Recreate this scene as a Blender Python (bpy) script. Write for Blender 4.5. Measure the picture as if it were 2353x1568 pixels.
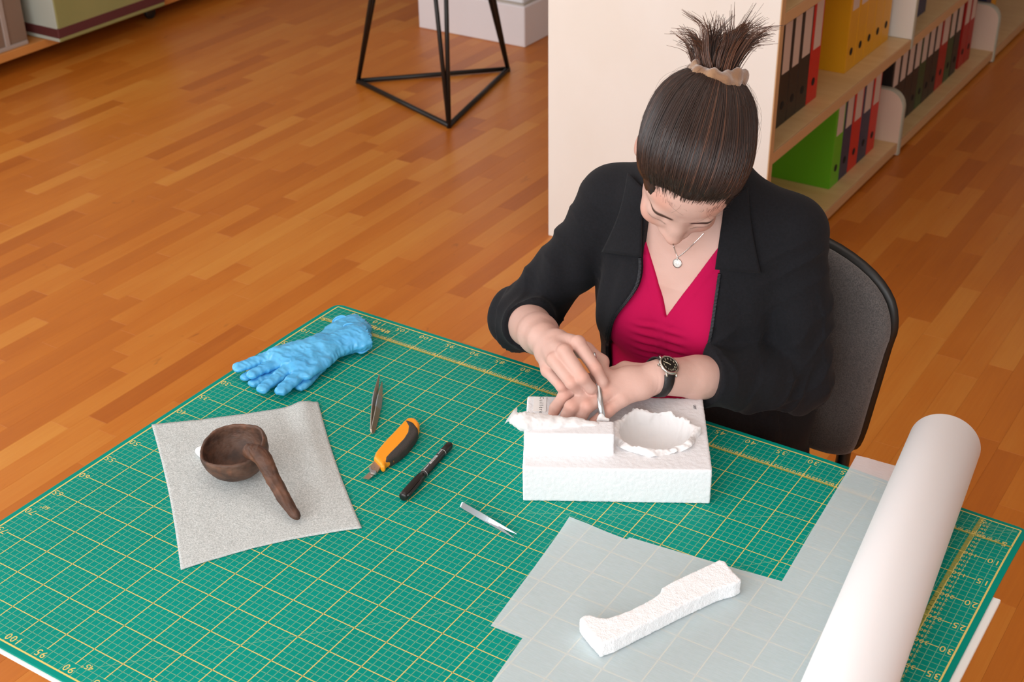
import bpy, bmesh, math, random
import numpy as np
from mathutils import Vector, Matrix, noise as mnoise

for o in list(bpy.data.objects): bpy.data.objects.remove(o, do_unlink=True)
scene = bpy.context.scene
COL = scene.collection
rng = random.Random(7)
TH = 0.733            # height of the mat's surface above the floor (m)
FLOOR = -73.3         # the floor in table coordinates (cm, z = 0 on the mat)

# ------------------------------------------------------------------ camera
CC = np.array([145.11386072, -75.65118319, 119.13154581])
RR = np.array([[0.84144741, 0.54015336, -0.01416338],
               [0.26167805, -0.43029348, -0.86392831],
               [-0.47274819, 0.72324399, -0.50341561]])
FPX = 3211.288
def W(p):
    "table coordinates in cm -> world metres"
    return (p[0]*.01, p[1]*.01, p[2]*.01 + TH)
cam_d = bpy.data.cameras.new('camera'); cam = bpy.data.objects.new('camera', cam_d); COL.objects.link(cam)
cam_d.sensor_width = 36.0; cam_d.lens = 36.0*FPX/2353.0; cam_d.clip_start = .05; cam_d.clip_end = 60
cm = Matrix(((RR[0][0], -RR[1][0], -RR[2][0]), (RR[0][1], -RR[1][1], -RR[2][1]), (RR[0][2], -RR[1][2], -RR[2][2])))
cam.matrix_world = Matrix.Translation(W(CC)) @ cm.to_4x4()
cam_d.dof.use_dof = True; cam_d.dof.focus_distance = 2.07; cam_d.dof.aperture_fstop = 10.0
scene.camera = cam

# ------------------------------------------------------------------ world, daylight, exposure
world = bpy.data.worlds.new('daylight'); scene.world = world; world.use_nodes = True
world.node_tree.nodes['Background'].inputs[0].default_value = (0.90, 0.95, 1.0, 1)
world.node_tree.nodes['Background'].inputs[1].default_value = 1.0
def area(name, loc, target, sx, sy, power, col=(1, 1, 1)):
    l = bpy.data.lights.new(name, 'AREA'); l.shape = 'RECTANGLE'; l.size = sx; l.size_y = sy; l.energy = power; l.color = col
    o = bpy.data.objects.new(name, l); COL.objects.link(o); o.location = loc
    o.rotation_euler = (Vector(target)-Vector(loc)).to_track_quat('-Z', 'Y').to_euler(); return o
# daylight of the window front behind the camera, and the ceiling luminaires of the room
area('window_daylight_left', (-4.2, 0.0, 1.85), (0.0, 0.5, 0.5), 4.2, 2.1, 118, (0.90, 0.965, 1.0))
area('window_daylight_front', (0.6, -2.55, 1.95), (0.4, 1.2, 0.7), 4.4, 1.9, 235, (0.95, 0.975, 1.0))
area('ceiling_luminaire', (0.3, 0.6, 3.05), (0.3, 0.6, 0), 2.6, 2.0, 24, (1.0, 0.98, 0.95))
vs = scene.view_settings
vs.view_transform = 'Standard'; vs.look = 'None'; vs.gamma = 1.0; vs.exposure = -0.75; vs.use_curve_mapping = False

# ------------------------------------------------------------------ colour and material helpers
def lin(c):
    if isinstance(c, str):
        c = [int(c[i:i+2], 16)/255 for i in (0, 2, 4)]
    return tuple((x/12.92 if x <= .04045 else ((x+.055)/1.055)**2.4) for x in c) + (1,)
def material(name, color='808080', rough=.6, metal=0., spec=.5, color2=None, nscale=(1, 1, 1), ndetail=4, ncontrast=(.35, .65),
             bump=0., bscale=(100, 100, 100), bdist=.002, attr=None, coat=0., sheen=0., sss=0., sss_r=(1, .35, .2), alpha=1., transl=0.):
    m = bpy.data.materials.new(name); m.use_nodes = True; nt = m.node_tree; N = nt.nodes; L = nt.links
    b = N['Principled BSDF']; I = b.inputs
    I['Base Color'].default_value = lin(color); I['Roughness'].default_value = rough; I['Metallic'].default_value = metal
    I['Specular IOR Level'].default_value = spec; I['Coat Weight'].default_value = coat; I['Sheen Weight'].default_value = sheen
    I['Alpha'].default_value = alpha
    if sss:
        I['Subsurface Weight'].default_value = sss; I['Subsurface Radius'].default_value = sss_r; I['Subsurface Scale'].default_value = .006
    geo = N.new('ShaderNodeNewGeometry')
    def nz(scale, detail):
        mp = N.new('ShaderNodeVectorMath'); mp.operation = 'MULTIPLY'; mp.inputs[1].default_value = scale
        L.new(geo.outputs['Position'], mp.inputs[0])
        n = N.new('ShaderNodeTexNoise'); n.inputs['Scale'].default_value = 1.0; n.inputs['Detail'].default_value = detail
        L.new(mp.outputs[0], n.inputs['Vector']); return n.outputs['Fac']
    src = None
    if attr:
        a = N.new('ShaderNodeAttribute'); a.attribute_name = attr; src = a.outputs['Color']
    if color2:
        r = N.new('ShaderNodeMapRange'); r.inputs[1].default_value, r.inputs[2].default_value = ncontrast
        L.new(nz(nscale, ndetail), r.inputs[0])
        mx = N.new('ShaderNodeMix'); mx.data_type = 'RGBA'
        mx.inputs[6].default_value = lin(color); mx.inputs[7].default_value = lin(color2)
        L.new(r.outputs[0], mx.inputs[0])
        if src:
            mm = N.new('ShaderNodeMix'); mm.data_type = 'RGBA'; mm.blend_type = 'MULTIPLY'; mm.inputs[0].default_value = 1
            L.new(src, mm.inputs[6]); L.new(mx.outputs[2], mm.inputs[7]); src = mm.outputs[2]
        else: src = mx.outputs[2]
    if src: L.new(src, I['Base Color'])
    if bump:
        bp = N.new('ShaderNodeBump'); bp.inputs['Strength'].default_value = bump; bp.inputs['Distance'].default_value = bdist
        L.new(nz(bscale, 4), bp.inputs['Height']); L.new(bp.outputs[0], I['Normal'])
    if transl:
        t = N.new('ShaderNodeBsdfTranslucent'); t.inputs[0].default_value = lin(color)
        if src: L.new(src, t.inputs[0])
        ms = N.new('ShaderNodeMixShader'); ms.inputs[0].default_value = transl
        L.new(b.outputs[0], ms.inputs[1]); L.new(t.outputs[0], ms.inputs[2])
        L.new(ms.outputs[0], N['Material Output'].inputs['Surface'])
    return m

# ------------------------------------------------------------------ object helpers
BASE = {}
def tag(o, label=None, cat=None, group=None, kind=None):
    if label: o['label'] = label
    if cat: o['category'] = cat
    if group: o['group'] = group
    if kind: o['kind'] = kind
    return o
def thing(name, label, cat, base, group=None):
    o = bpy.data.objects.new(name, None); COL.objects.link(o); o.empty_display_size = .05
    o.location = W(base); BASE[o] = np.array(base, float); return tag(o, label, cat, group)
def mesh_obj(name, V, F, mat, parent=None, smooth=False, base=None, colors=None):
    "V in table cm. parent: a thing or part made by these helpers"
    V = np.asarray(V, float).reshape(-1, 3)
    if parent is not None: base = BASE[parent]
    elif base is None: base = np.array([V[:, 0].mean(), V[:, 1].mean(), V[:, 2].min()])
    base = np.asarray(base, float)
    me = bpy.data.meshes.new(name)
    me.from_pydata(((V-base)*.01).tolist(), [], F if isinstance(F, list) else F.tolist()); me.update()
    for m in (mat if isinstance(mat, (list, tuple)) else [mat]): me.materials.append(m)
    if smooth: me.polygons.foreach_set('use_smooth', [True]*len(me.polygons))
    if colors is not None:
        a = me.color_attributes.new('Col', 'FLOAT_COLOR', 'POINT')
        c = np.ones((len(V), 4)); c[:, :3] = colors; a.data.foreach_set('color', c.ravel())
    o = bpy.data.objects.new(name, me); COL.objects.link(o)
    if parent is not None: o.parent = parent
    else: o.location = W(base)
    BASE[o] = base; return o
def bm_obj(name, bm, mat, parent=None, smooth=False, base=None):
    bm.verts.index_update()
    V = np.array([v.co[:] for v in bm.verts]); F = [[v.index for v in f.verts] for f in bm.faces]; bm.free()
    return mesh_obj(name, V, F, mat, parent, smooth, base)
def add_box(bm, lo, hi, bev=0., M=None, seg=1):
    lo = np.array(lo, float); hi = np.array(hi, float)
    r = bmesh.ops.create_cube(bm, size=1.0)
    vs_ = r['verts']
    for v in vs_: v.co = Vector(((lo+hi)/2 + np.array(v.co[:])*(hi-lo)).tolist())
    if bev:
        es = list({e for v in vs_ for e in v.link_edges})
        rr = bmesh.ops.bevel(bm, geom=es, offset=bev, segments=seg, affect='EDGES', profile=.5)
        vs_ = list({v for f in rr['faces'] for v in f.verts} | {v for v in vs_ if v.is_valid})
    if M is not None:
        for v in vs_: v.co = M @ v.co
    return vs_
def box(name, lo, hi, mat, parent=None, bev=.15, M=None, base=None, seg=1):
    bm = bmesh.new(); add_box(bm, lo, hi, bev, M, seg); return bm_obj(name, bm, mat, parent, False, base)
def frame_of(d, up=(0, 0, 1)):
    d = np.array(d, float); d /= np.linalg.norm(d); u = np.array(up, float)
    s = np.cross(u, d)
    if np.linalg.norm(s) < 1e-6: s = np.cross((0, 1, 0), d)
    s /= np.linalg.norm(s); return s, np.cross(d, s), d
def tube_vf(P, r, n=8, closed=False, cap=True, flat=1.):
    P = np.asarray(P, float); m = len(P); r = np.broadcast_to(np.asarray(r, float), (m,))
    T = np.gradient(P, axis=0) if not closed else np.roll(P, -1, 0)-np.roll(P, 1, 0)
    V = []; F = []; s = None
    for i in range(m):
        t = T[i]/(np.linalg.norm(T[i])+1e-9)
        if s is None: s, u, _ = frame_of(t)
        else:
            s = s-t*np.dot(s, t); s /= np.linalg.norm(s); u = np.cross(t, s)
        for k in range(n):
            a = 2*math.pi*k/n; V.append(P[i]+r[i]*(math.cos(a)*s+flat*math.sin(a)*u))
    for i in range(m if closed else m-1):
        for k in range(n):
            a = i*n+k; b = i*n+(k+1) % n; c = ((i+1) % m)*n+(k+1) % n; d = ((i+1) % m)*n+k; F.append([a, b, c, d])
    if cap and not closed:
        F.append(list(range(n))[::-1]); F.append([(m-1)*n+k for k in range(n)])
    return np.array(V), F
def tube(name, P, r, mat, parent=None, n=8, closed=False, smooth=True, base=None, flat=1.):
    V, F = tube_vf(P, r, n, closed, flat=flat); return mesh_obj(name, V, F, mat, parent, smooth, base)
def join_vf(L):
    V = []; F = []; k = 0
    for v, f in L:
        V.append(np.asarray(v)); F += [[i+k for i in q] for q in f]; k += len(v)
    return np.concatenate(V), F
def lathe_vf(prof, n, c, axis=(0, 0, 1), cap=True):
    s, u, d = frame_of(axis, (0, 1, 0) if abs(axis[2]) > .9 else (0, 0, 1)); V = []; F = []
    for r, h in prof:
        for k in range(n):
            a = 2*math.pi*k/n; V.append(np.array(c)+d*h+r*(math.cos(a)*s+math.sin(a)*u))
    for i in range(len(prof)-1):
        for k in range(n): F.append([i*n+k, i*n+(k+1) % n, (i+1)*n+(k+1) % n, (i+1)*n+k])
    if cap: F.append(list(range(n))[::-1]); F.append([(len(prof)-1)*n+k for k in range(n)])
    return np.array(V), F
def prism_vf(poly, z0, z1):
    n = len(poly); V = [(x, y, z0) for x, y in poly]+[(x, y, z1) for x, y in poly]
    a = sum(poly[i][0]*poly[(i+1) % n][1]-poly[(i+1) % n][0]*poly[i][1] for i in range(n))
    F = [list(range(n))[::-1], [n+i for i in range(n)]]+[[i, (i+1) % n, n+(i+1) % n, n+i] for i in range(n)]
    if a < 0: F = [f[::-1] for f in F]
    return np.array(V, float), F
GLYPH = {}
def text_vf(s, size, M, font_scale_x=1.):
    "digits come from a small cache of glyph meshes, set one after the other"
    if s.isdigit() and len(s) > 0:
        out = []
        for i, ch in enumerate(s):
            if ch not in GLYPH: GLYPH[ch] = _text_vf(ch, 1., lambda v: v)
            v, f = GLYPH[ch]; v = v*size; v = v+np.array([(i-(len(s)-1)/2)*size*.80, 0, 0]); out.append((np.array([M(q) for q in v]), f))
        return join_vf(out)
    return _text_vf(s, size, M, font_scale_x)
def _text_vf(s, size, M, font_scale_x=1.):
    "flat lettering as a mesh: M maps text metres-free units (cm) to table cm"
    cu = bpy.data.curves.new('t', 'FONT'); cu.body = s; cu.size = size*1.38; cu.align_x = 'CENTER'; cu.align_y = 'CENTER'; cu.resolution_u = 2
    ob = bpy.data.objects.new('t', cu); COL.objects.link(ob)
    dg = bpy.context.evaluated_depsgraph_get(); me = bpy.data.meshes.new_from_object(ob.evaluated_get(dg))
    V = np.array([v.co[:] for v in me.vertices]).reshape(-1, 3); F = [list(p.vertices) for p in me.polygons]
    bpy.data.objects.remove(ob); bpy.data.curves.remove(cu); bpy.data.meshes.remove(me)
    if len(V) == 0: return V, F
    V[:, 0] *= font_scale_x
    return np.array([M(v) for v in V]), F
def at(px, py, **k):
    "point seen at a pixel of the photograph, on a plane x=, y=, z= or at depth D= (table cm)"
    d = RR.T @ np.array([(px-1176.5)/FPX, (py-784)/FPX, 1.0]); a, v = list(k.items())[0]
    if a == 'D': return CC+d*v
    i = 'xyz'.index(a); return CC+d*(v-CC[i])/d[i]
def project(p):
    q = (np.asarray(p, float)-CC) @ RR.T
    return np.stack([1176.5+FPX*q[..., 0]/q[..., 2], 784+FPX*q[..., 1]/q[..., 2], q[..., 2]], -1)
def spline(P, n):
    "Catmull-Rom through the points"
    P = np.asarray(P, float); Q = np.concatenate([[2*P[0]-P[1]], P, [2*P[-1]-P[-2]]]); out = []
    for t in np.linspace(0, len(P)-1-1e-9, n):
        i = int(t); f = t-i; a, b, c, d = Q[i:i+4]
        out.append(.5*((2*b)+(c-a)*f+(2*a-5*b+4*c-d)*f*f+(-a+3*b-3*c+d)*f**3))
    return np.array(out)

# ------------------------------------------------------------------ signed-distance modelling (smooth unions -> one continuous mesh)
def nrm(v): v = np.asarray(v, float); return v/np.linalg.norm(v)
class SDF:
    def __init__(s): s.p = []
    def cap(s, a, b, ra, rb=None, k=.5, op='u'):
        s.p.append(('cap', np.array(a, float), np.array(b, float), ra, ra if rb is None else rb, k, op)); return s
    def chain(s, pts, rad, k=.5):
        for i in range(len(pts)-1): s.cap(pts[i], pts[i+1], rad[i], rad[i+1], k)
        return s
    def ell(s, c, r, k=.5, ax=None, op='u'):
        s.p.append(('ell', np.array(c, float), np.array(r, float), np.eye(3) if ax is None else np.array(ax, float), k, op)); return s
    def box(s, c, h, rd=.2, k=.2, ax=None, op='u'):
        s.p.append(('box', np.array(c, float), np.array(h, float), rd, np.eye(3) if ax is None else np.array(ax, float), k, op)); return s
    def fn(s, f, k=.3, op='u'): s.p.append(('fn', f, k, op)); return s
    def ev(s, P, cull=None, F0=None):
        F = np.full(len(P), 1e3) if F0 is None else F0
        if cull is not None:
            for q in s.p:
                if q[0] in ('cap', 'ell') and q[-1] == 'u':
                    c, rad = ((q[1]+q[2])/2, np.linalg.norm(q[2]-q[1])/2+max(q[3], q[4])+q[5]) if q[0] == 'cap' else (q[1], q[2].max()+q[4])
                    d = P-c; m = np.flatnonzero(np.einsum('ij,ij->i', d, d) < (rad+cull)**2)
                    if len(m) == 0: continue
                else: m = slice(None)
                t = SDF(); t.p = [q]; F[m] = t.ev(P[m], F0=F[m])
            return F
        return s._ev(P, F)
    def _ev(s, P, F):
        for q in s.p:
            t = q[0]
            if t == 'cap':
                _, a, b, ra, rb, k, op = q; ab = b-a; d = P-a; h = np.clip((d@ab)/(ab@ab+1e-12), 0, 1)
                D = np.linalg.norm(d-h[:, None]*ab, axis=1)-(ra+(rb-ra)*h)
            elif t == 'ell':
                _, c, r, ax, k, op = q; d = (P-c)@ax.T; k0 = np.linalg.norm(d/r, axis=1); k1 = np.linalg.norm(d/(r*r), axis=1)+1e-9; D = k0*(k0-1)/k1
            elif t == 'box':
                _, c, hh, rd, ax, k, op = q; d = np.abs((P-c)@ax.T)-hh+rd
                D = np.linalg.norm(np.maximum(d, 0), axis=1)+np.minimum(d.max(1), 0)-rd
            else:
                _, f, k, op = q; D = f(P)
            if op == 'u':
                h = np.clip(.5+.5*(F-D)/k, 0, 1); F = F+(D-F)*h-k*h*(1-h)
            elif op == 's':
                h = np.clip(.5-.5*(F+D)/k, 0, 1); F = F+(-D-F)*h+k*h*(1-h)
            else:   # intersection
                h = np.clip(.5-.5*(D-F)/k, 0, 1); F = D+(F-D)*h+k*h*(1-h)
        return F
    def bounds(s):
        lo = np.full(3, 1e9); hi = -lo
        for q in s.p:
            if q[0] == 'cap' and q[-1] == 'u':
                r = max(q[3], q[4]); lo = np.minimum(lo, np.minimum(q[1], q[2])-r); hi = np.maximum(hi, np.maximum(q[1], q[2])+r)
            elif q[0] in ('ell',) and q[-1] == 'u':
                r = q[2].max(); lo = np.minimum(lo, q[1]-r); hi = np.maximum(hi, q[1]+r)
            elif q[0] == 'box' and q[-1] == 'u':
                r = np.linalg.norm(q[2]); lo = np.minimum(lo, q[1]-r); hi = np.maximum(hi, q[1]+r)
        return lo, hi
    def trace(s, O, Dr, tmax=400., off=0.):
        "sphere tracing of rays, returns hit points"
        O = np.asarray(O, float); Dr = np.asarray(Dr, float); t = np.zeros(len(O))+100.
        for _ in range(90):
            d = s.ev(O+Dr*t[:, None])-off; t = np.minimum(t+d*.75, tmax)
        return O+Dr*t[:, None]
    def pix(s, pts, off=0.):
        "surface points seen at pixels of the photograph"
        D = np.array([nrm(RR.T @ np.array([(x-1176.5)/FPX, (y-784)/FPX, 1.0])) for x, y in pts])
        return s.trace(np.repeat(CC[None], len(D), 0), D, off=off)
    def normal(s, P, e=.05, cull=1.):
        return np.array([s.ev(P+np.eye(3)[i]*e, cull)-s.ev(P-np.eye(3)[i]*e, cull) for i in range(3)]).T/(2*e)
    def mesh(s, h, lo=None, hi=None, slack=1.7):
        l, u = s.bounds(); lo = l-.6 if lo is None else np.array(lo, float); hi = u+.6 if hi is None else np.array(hi, float)
        B = 8; nb = np.ceil((hi-lo)/h/B).astype(int); n = nb*B+1
        F = np.full(n, 9., np.float32)
        g = [lo[i]+(np.arange(nb[i])+.5)*B*h for i in range(3)]
        G = np.stack(np.meshgrid(*g, indexing='ij'), -1).reshape(-1, 3); cl = B*h*.87*slack+1.2; d = s.ev(G, cl)
        idx = np.argwhere((np.abs(d) < B*h*.87*slack+.3).reshape(nb)); neg = np.argwhere((d < -(B*h*.87*slack+.3)).reshape(nb))
        for b in neg: F[b[0]*B:b[0]*B+B+1, b[1]*B:b[1]*B+B+1, b[2]*B:b[2]*B+B+1] = -9
        o = np.stack(np.meshgrid(*[np.arange(B+1)]*3, indexing='ij'), -1).reshape(-1, 3)
        for c in range(0, len(idx), 400):
            ii = (idx[c:c+400, None, :]*B+o[None]).reshape(-1, 3)
            F[ii[:, 0], ii[:, 1], ii[:, 2]] = s.ev(lo+ii*h, cl)
        return surfnets(F, lo, h)
def surfnets(F, lo, h):
    S = F < 0; n = np.array(F.shape)
    c = np.zeros(n-1, np.int8)
    for a in (0, 1):
        for b in (0, 1):
            for d in (0, 1): c += S[a:n[0]-1+a, b:n[1]-1+b, d:n[2]-1+d]
    act = (c > 0) & (c < 8); ci = np.argwhere(act); vid = np.full(n-1, -1, np.int64); vid[act] = np.arange(len(ci))
    acc = np.zeros((len(ci), 3)); cnt = np.zeros(len(ci))
    for ax in range(3):
        o1, o2 = [i for i in range(3) if i != ax]
        for a in (0, 1):
            for b in (0, 1):
                p = ci.copy(); p[:, o1] += a; p[:, o2] += b; q = p.copy(); q[:, ax] += 1
                fa = F[p[:, 0], p[:, 1], p[:, 2]].astype(float); fb = F[q[:, 0], q[:, 1], q[:, 2]].astype(float); m = (fa < 0) != (fb < 0)
                t = fa/(fa-fb+1e-12); pos = p.astype(float); pos[:, ax] += np.clip(t, 0, 1)
                acc[m] += pos[m]; cnt[m] += 1
    V = lo+h*acc/np.maximum(cnt, 1)[:, None]; Q = []
    for ax in range(3):
        o1, o2 = [(1, 2), (2, 0), (0, 1)][ax]
        sl = [slice(None)]*3; sl2 = [slice(None)]*3; sl[ax] = slice(0, -1); sl2[ax] = slice(1, None)
        A = S[tuple(sl)]; Bm = S[tuple(sl2)]; e = np.argwhere(A != Bm)
        e = e[(e[:, o1] > 0) & (e[:, o2] > 0) & (e[:, o1] < n[o1]-1) & (e[:, o2] < n[o2]-1)]
        fl = A[e[:, 0], e[:, 1], e[:, 2]]
        def g(d1, d2):
            x = e.copy(); x[:, o1] += d1; x[:, o2] += d2; return vid[x[:, 0], x[:, 1], x[:, 2]]
        q = np.stack([g(-1, -1), g(0, -1), g(0, 0), g(-1, 0)], 1); q[~fl] = q[~fl][:, ::-1]; Q.append(q)
    Q = np.concatenate(Q); return V, Q[(Q >= 0).all(1)]
def vnoise(P, sc, seed=0):
    "vectorised value noise in -1..1"
    P = np.asarray(P, float)*sc+seed*17.31+1000; i = np.floor(P).astype(np.int64); f = P-i; f = f*f*(3-2*f)
    def hsh(x, y, z):
        a = (x*73856093) ^ (y*19349663) ^ (z*83492791) ^ (seed*2654435); a = (a ^ (a >> 13))*1274126177 & 0x7fffffff
        return ((a ^ (a >> 16)) & 0xffff)/32767.5-1
    r = 0
    for a in (0, 1):
        for b in (0, 1):
            for c in (0, 1):
                w = (f[..., 0] if a else 1-f[..., 0])*(f[..., 1] if b else 1-f[..., 1])*(f[..., 2] if c else 1-f[..., 2])
                r = r+w*hsh(i[..., 0]+a, i[..., 1]+b, i[..., 2]+c)
    return r
def sdf_obj(name, s, h, mat, parent=None, disp=None, colors=None, lo=None, hi=None, base=None):
    V, Q = s.mesh(h, lo, hi)
    if disp is not None: V = V+nrm_rows(s.normal(V))*disp(V)[:, None]
    return mesh_obj(name, V, Q, mat, parent, True, base, None if colors is None else colors(V))
def nrm_rows(A): return A/(np.linalg.norm(A, axis=1)[:, None]+1e-9)
def sstep(a, b, x): t = np.clip((x-a)/(b-a), 0, 1); return t*t*(3-2*t)

# ================================================================== the room
m_floorbase = material('subfloor', '5a3418', .8)
def wood_floor():
    m = bpy.data.materials.new('beech_parquet'); m.use_nodes = True; N = m.node_tree.nodes; L = m.node_tree.links; b = N['Principled BSDF']
    geo = N.new('ShaderNodeNewGeometry'); at_ = N.new('ShaderNodeAttribute'); at_.attribute_name = 'Col'
    sep = N.new('ShaderNodeSeparateColor'); L.new(at_.outputs['Color'], sep.inputs[0])
    off = N.new('ShaderNodeCombineXYZ'); mu = N.new('ShaderNodeMath'); mu.operation = 'MULTIPLY'; mu.inputs[1].default_value = 37
    L.new(sep.outputs[1], mu.inputs[0]); L.new(mu.outputs[0], off.inputs[2])
    def noise_(scale, detail, rough=.5, dist=0.):
        mp = N.new('ShaderNodeVectorMath'); mp.operation = 'MULTIPLY_ADD'; mp.inputs[1].default_value = scale
        L.new(geo.outputs['Position'], mp.inputs[0]); L.new(off.outputs[0], mp.inputs[2])
        n = N.new('ShaderNodeTexNoise'); n.inputs['Scale'].default_value = 1; n.inputs['Detail'].default_value = detail
        n.inputs['Roughness'].default_value = rough; n.inputs['Distortion'].default_value = dist
        L.new(mp.outputs[0], n.inputs['Vector']); return n.outputs['Fac']
    ramp = N.new('ShaderNodeValToRGB'); e = ramp.color_ramp.elements
    e[0].position = .0; e[0].color = lin('aa5612'); e[1].position = 1.; e[1].color = lin('e09a42')
    x = e.new(.5); x.color = lin('ca7522')
    # tone of the strip + soft figure + fine grain
    s1 = N.new('ShaderNodeMath'); s1.operation = 'MULTIPLY_ADD'; s1.inputs[1].default_value = .4; L.new(noise_((9, 2.2, 1), 3), s1.inputs[0])
    s1.inputs[2].default_value = -.2
    s2 = N.new('ShaderNodeMath'); s2.operation = 'ADD'; L.new(sep.outputs[0], s2.inputs[0]); L.new(s1.outputs[0], s2.inputs[1])
    s3 = N.new('ShaderNodeMath'); s3.operation = 'MULTIPLY_ADD'; s3.inputs[1].default_value = .30; L.new(noise_((160, 5, 1), 5, .6), s3.inputs[0]); 
    s4 = N.new('ShaderNodeMath'); s4.operation = 'SUBTRACT'; s4.inputs[1].default_value = .15
    L.new(s2.outputs[0], s3.inputs[2]); L.new(s3.outputs[0], s4.inputs[0]); L.new(s4.outputs[0], ramp.inputs[0])
    # small dark flecks of the beech
    fl = N.new('ShaderNodeMapRange'); fl.inputs[1].default_value = .72; fl.inputs[2].default_value = .80; L.new(noise_((22, 9, 1), 2, .5, 1.2), fl.inputs[0])
    mx = N.new('ShaderNodeMix'); mx.data_type = 'RGBA'; mx.inputs[7].default_value = lin('8a4a1c'); L.new(ramp.outputs[0], mx.inputs[6])
    mf = N.new('ShaderNodeMath'); mf.operation = 'MULTIPLY'; mf.inputs[1].default_value = .55; L.new(fl.outputs[0], mf.inputs[0]); L.new(mf.outputs[0], mx.inputs[0])
    L.new(mx.outputs[2], b.inputs['Base Color']); b.inputs['Roughness'].default_value = .36; b.inputs['Specular IOR Level'].default_value = .5
    bp = N.new('ShaderNodeBump'); bp.inputs['Strength'].default_value = .05; bp.inputs['Distance'].default_value = .001
    L.new(noise_((14, 3, 1), 3), bp.inputs['Height']); L.new(bp.outputs[0], b.inputs['Normal'])
    return m
m_floor = wood_floor()
m_wall = material('white_paint', 'e6e4e0', .75, bump=.15, bscale=(60, 60, 60))
m_brick = material('white_painted_masonry', 'eeeef2', .7, bump=.25, bscale=(40, 40, 12), bdist=.003)
m_plinth = material('white_plinth_paint', 'efeaec', .55)
X0, X1, Y0, Y1 = -430., 430., -265., 800.
floor = mesh_obj('floor', [(X0, Y0, FLOOR-1.4), (X1, Y0, FLOOR-1.4), (X1, Y1, FLOOR-1.4), (X0, Y1, FLOOR-1.4),
                           (X0, Y0, FLOOR-6), (X1, Y0, FLOOR-6), (X1, Y1, FLOOR-6), (X0, Y1, FLOOR-6)],
                 [[0, 1, 2, 3], [7, 6, 5, 4], [0, 4, 5, 1], [1, 5, 6, 2], [2, 6, 7, 3], [3, 7, 4, 0]], m_floorbase, base=(0, 0, FLOOR))
tag(floor, 'orange-brown beech strip parquet floor', kind='structure')
def plank_vf(x0, x1, y0, y1):
    c = .03; z = FLOOR; zb = FLOOR-1.3
    V = [(x0, y0, zb), (x1, y0, zb), (x1, y1, zb), (x0, y1, zb), (x0, y0, z-c), (x1, y0, z-c), (x1, y1, z-c), (x0, y1, z-c),
         (x0+c, y0+c, z), (x1-c, y0+c, z), (x1-c, y1-c, z), (x0+c, y1-c, z)]
    F = [[8, 9, 10, 11]]
    for a, b in ((4, 8), (0, 4)):
        for i in range(4): j = (i+1) % 4; F.append([a+i, a+j, b+j, b+i])
    return V, F
planks = []
PW = 6.6; x = X0; prev = .5
while x < X1-.1:
    y = Y0-rng.uniform(0, 60)
    while y < Y1:
        l = rng.choice((32, 41, 48, 55, 64)); y1 = min(y+l, Y1)
        if y1 > Y0+3:
            prev = min(1, max(0, .5*prev+.5*rng.random())); planks.append((x+.01, min(x+PW, X1)-.01, max(y, Y0)+.01, y1-.01, min(.82, max(.2, rng.gauss(.5, .13)))))
        y = y1
    x += PW
def shown(pl):
    "pixels of the photograph that a strip of parquet takes up"
    x0, x1, y0, y1, t = pl
    c = np.array([[x0, y0, FLOOR], [x1, y0, FLOOR], [x1, y1, FLOOR], [x0, y1, FLOOR]]); q = project(c)
    if (q[:, 2] < 60).any(): return 0
    m = q[:, :2].mean(0)
    if not (-30 < m[0] < 2383 and -20 < m[1] < 1588): return 0
    # hidden behind the table top, the shelf or the sitter
    e = lambda a, b, p: (b[0]-a[0])*(p[1]-a[1])-(b[1]-a[1])*(p[0]-a[0])
    quad = [(780, 705), (2350, 1210), (1700, 2600), (-420, 1480)]
    if all(e(quad[i], quad[(i+1) % 4], m) > 0 for i in range(4)): return 0
    if 1262 < m[0] < 1890 and m[1] < 600: return 0
    if m[0] > 1890 and m[1] < 520-(m[0]-1890)*.97: return 0
    if 1330 < m[0] < 2060 and 400 < m[1] < 1040: return 0
    return .5*abs(sum(q[i, 0]*q[(i+1) % 4, 1]-q[(i+1) % 4, 0]*q[i, 1] for i in range(4)))
planks.sort(key=lambda p: -shown(p))
for pl in planks[:300]:
    V, F = plank_vf(*pl[:4]); o = mesh_obj('parquet_strip', V, F, m_floor, floor, colors=np.tile((pl[4], rng.random(), 0), (len(V), 1)))
V = []; F = []; Cc = []
for pl in planks[300:]:
    v, f = plank_vf(*pl[:4]); F += [[i+len(V) for i in q] for q in f]; V += v; Cc += [(pl[4], rng.random(), 0)]*12
tag(mesh_obj('parquet_strips', V, F, m_floor, floor, colors=np.array(Cc)), kind='stuff')

def struct(o, label): return tag(o, label, kind='structure')
CEIL = 245.
struct(box('wall_back', (X0, Y1, FLOOR), (X1, Y1+12, CEIL), m_wall, bev=0), 'plain white wall at the far end of the room')
bm = bmesh.new()
add_box(bm, (X0-12, Y0, FLOOR), (X0, 240, 10)); add_box(bm, (X0-12, Y0, 212), (X0, 240, CEIL)); add_box(bm, (X0-12, 240, FLOOR), (X0, Y1, CEIL)); add_box(bm, (X0-12, Y0, 10), (X0, -210, 212))
struct(bm_obj('wall_left', bm, m_wall), 'white wall behind the low storage bench, with a wide window')
struct(box('wall_right', (X1, Y0, FLOOR), (X1+12, Y1, CEIL), m_wall, bev=0), 'plain white wall on the right side of the room')
struct(box('ceiling', (X0, Y0, CEIL), (X1, Y1, CEIL+12), m_wall, bev=0), 'plain white ceiling')
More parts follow.
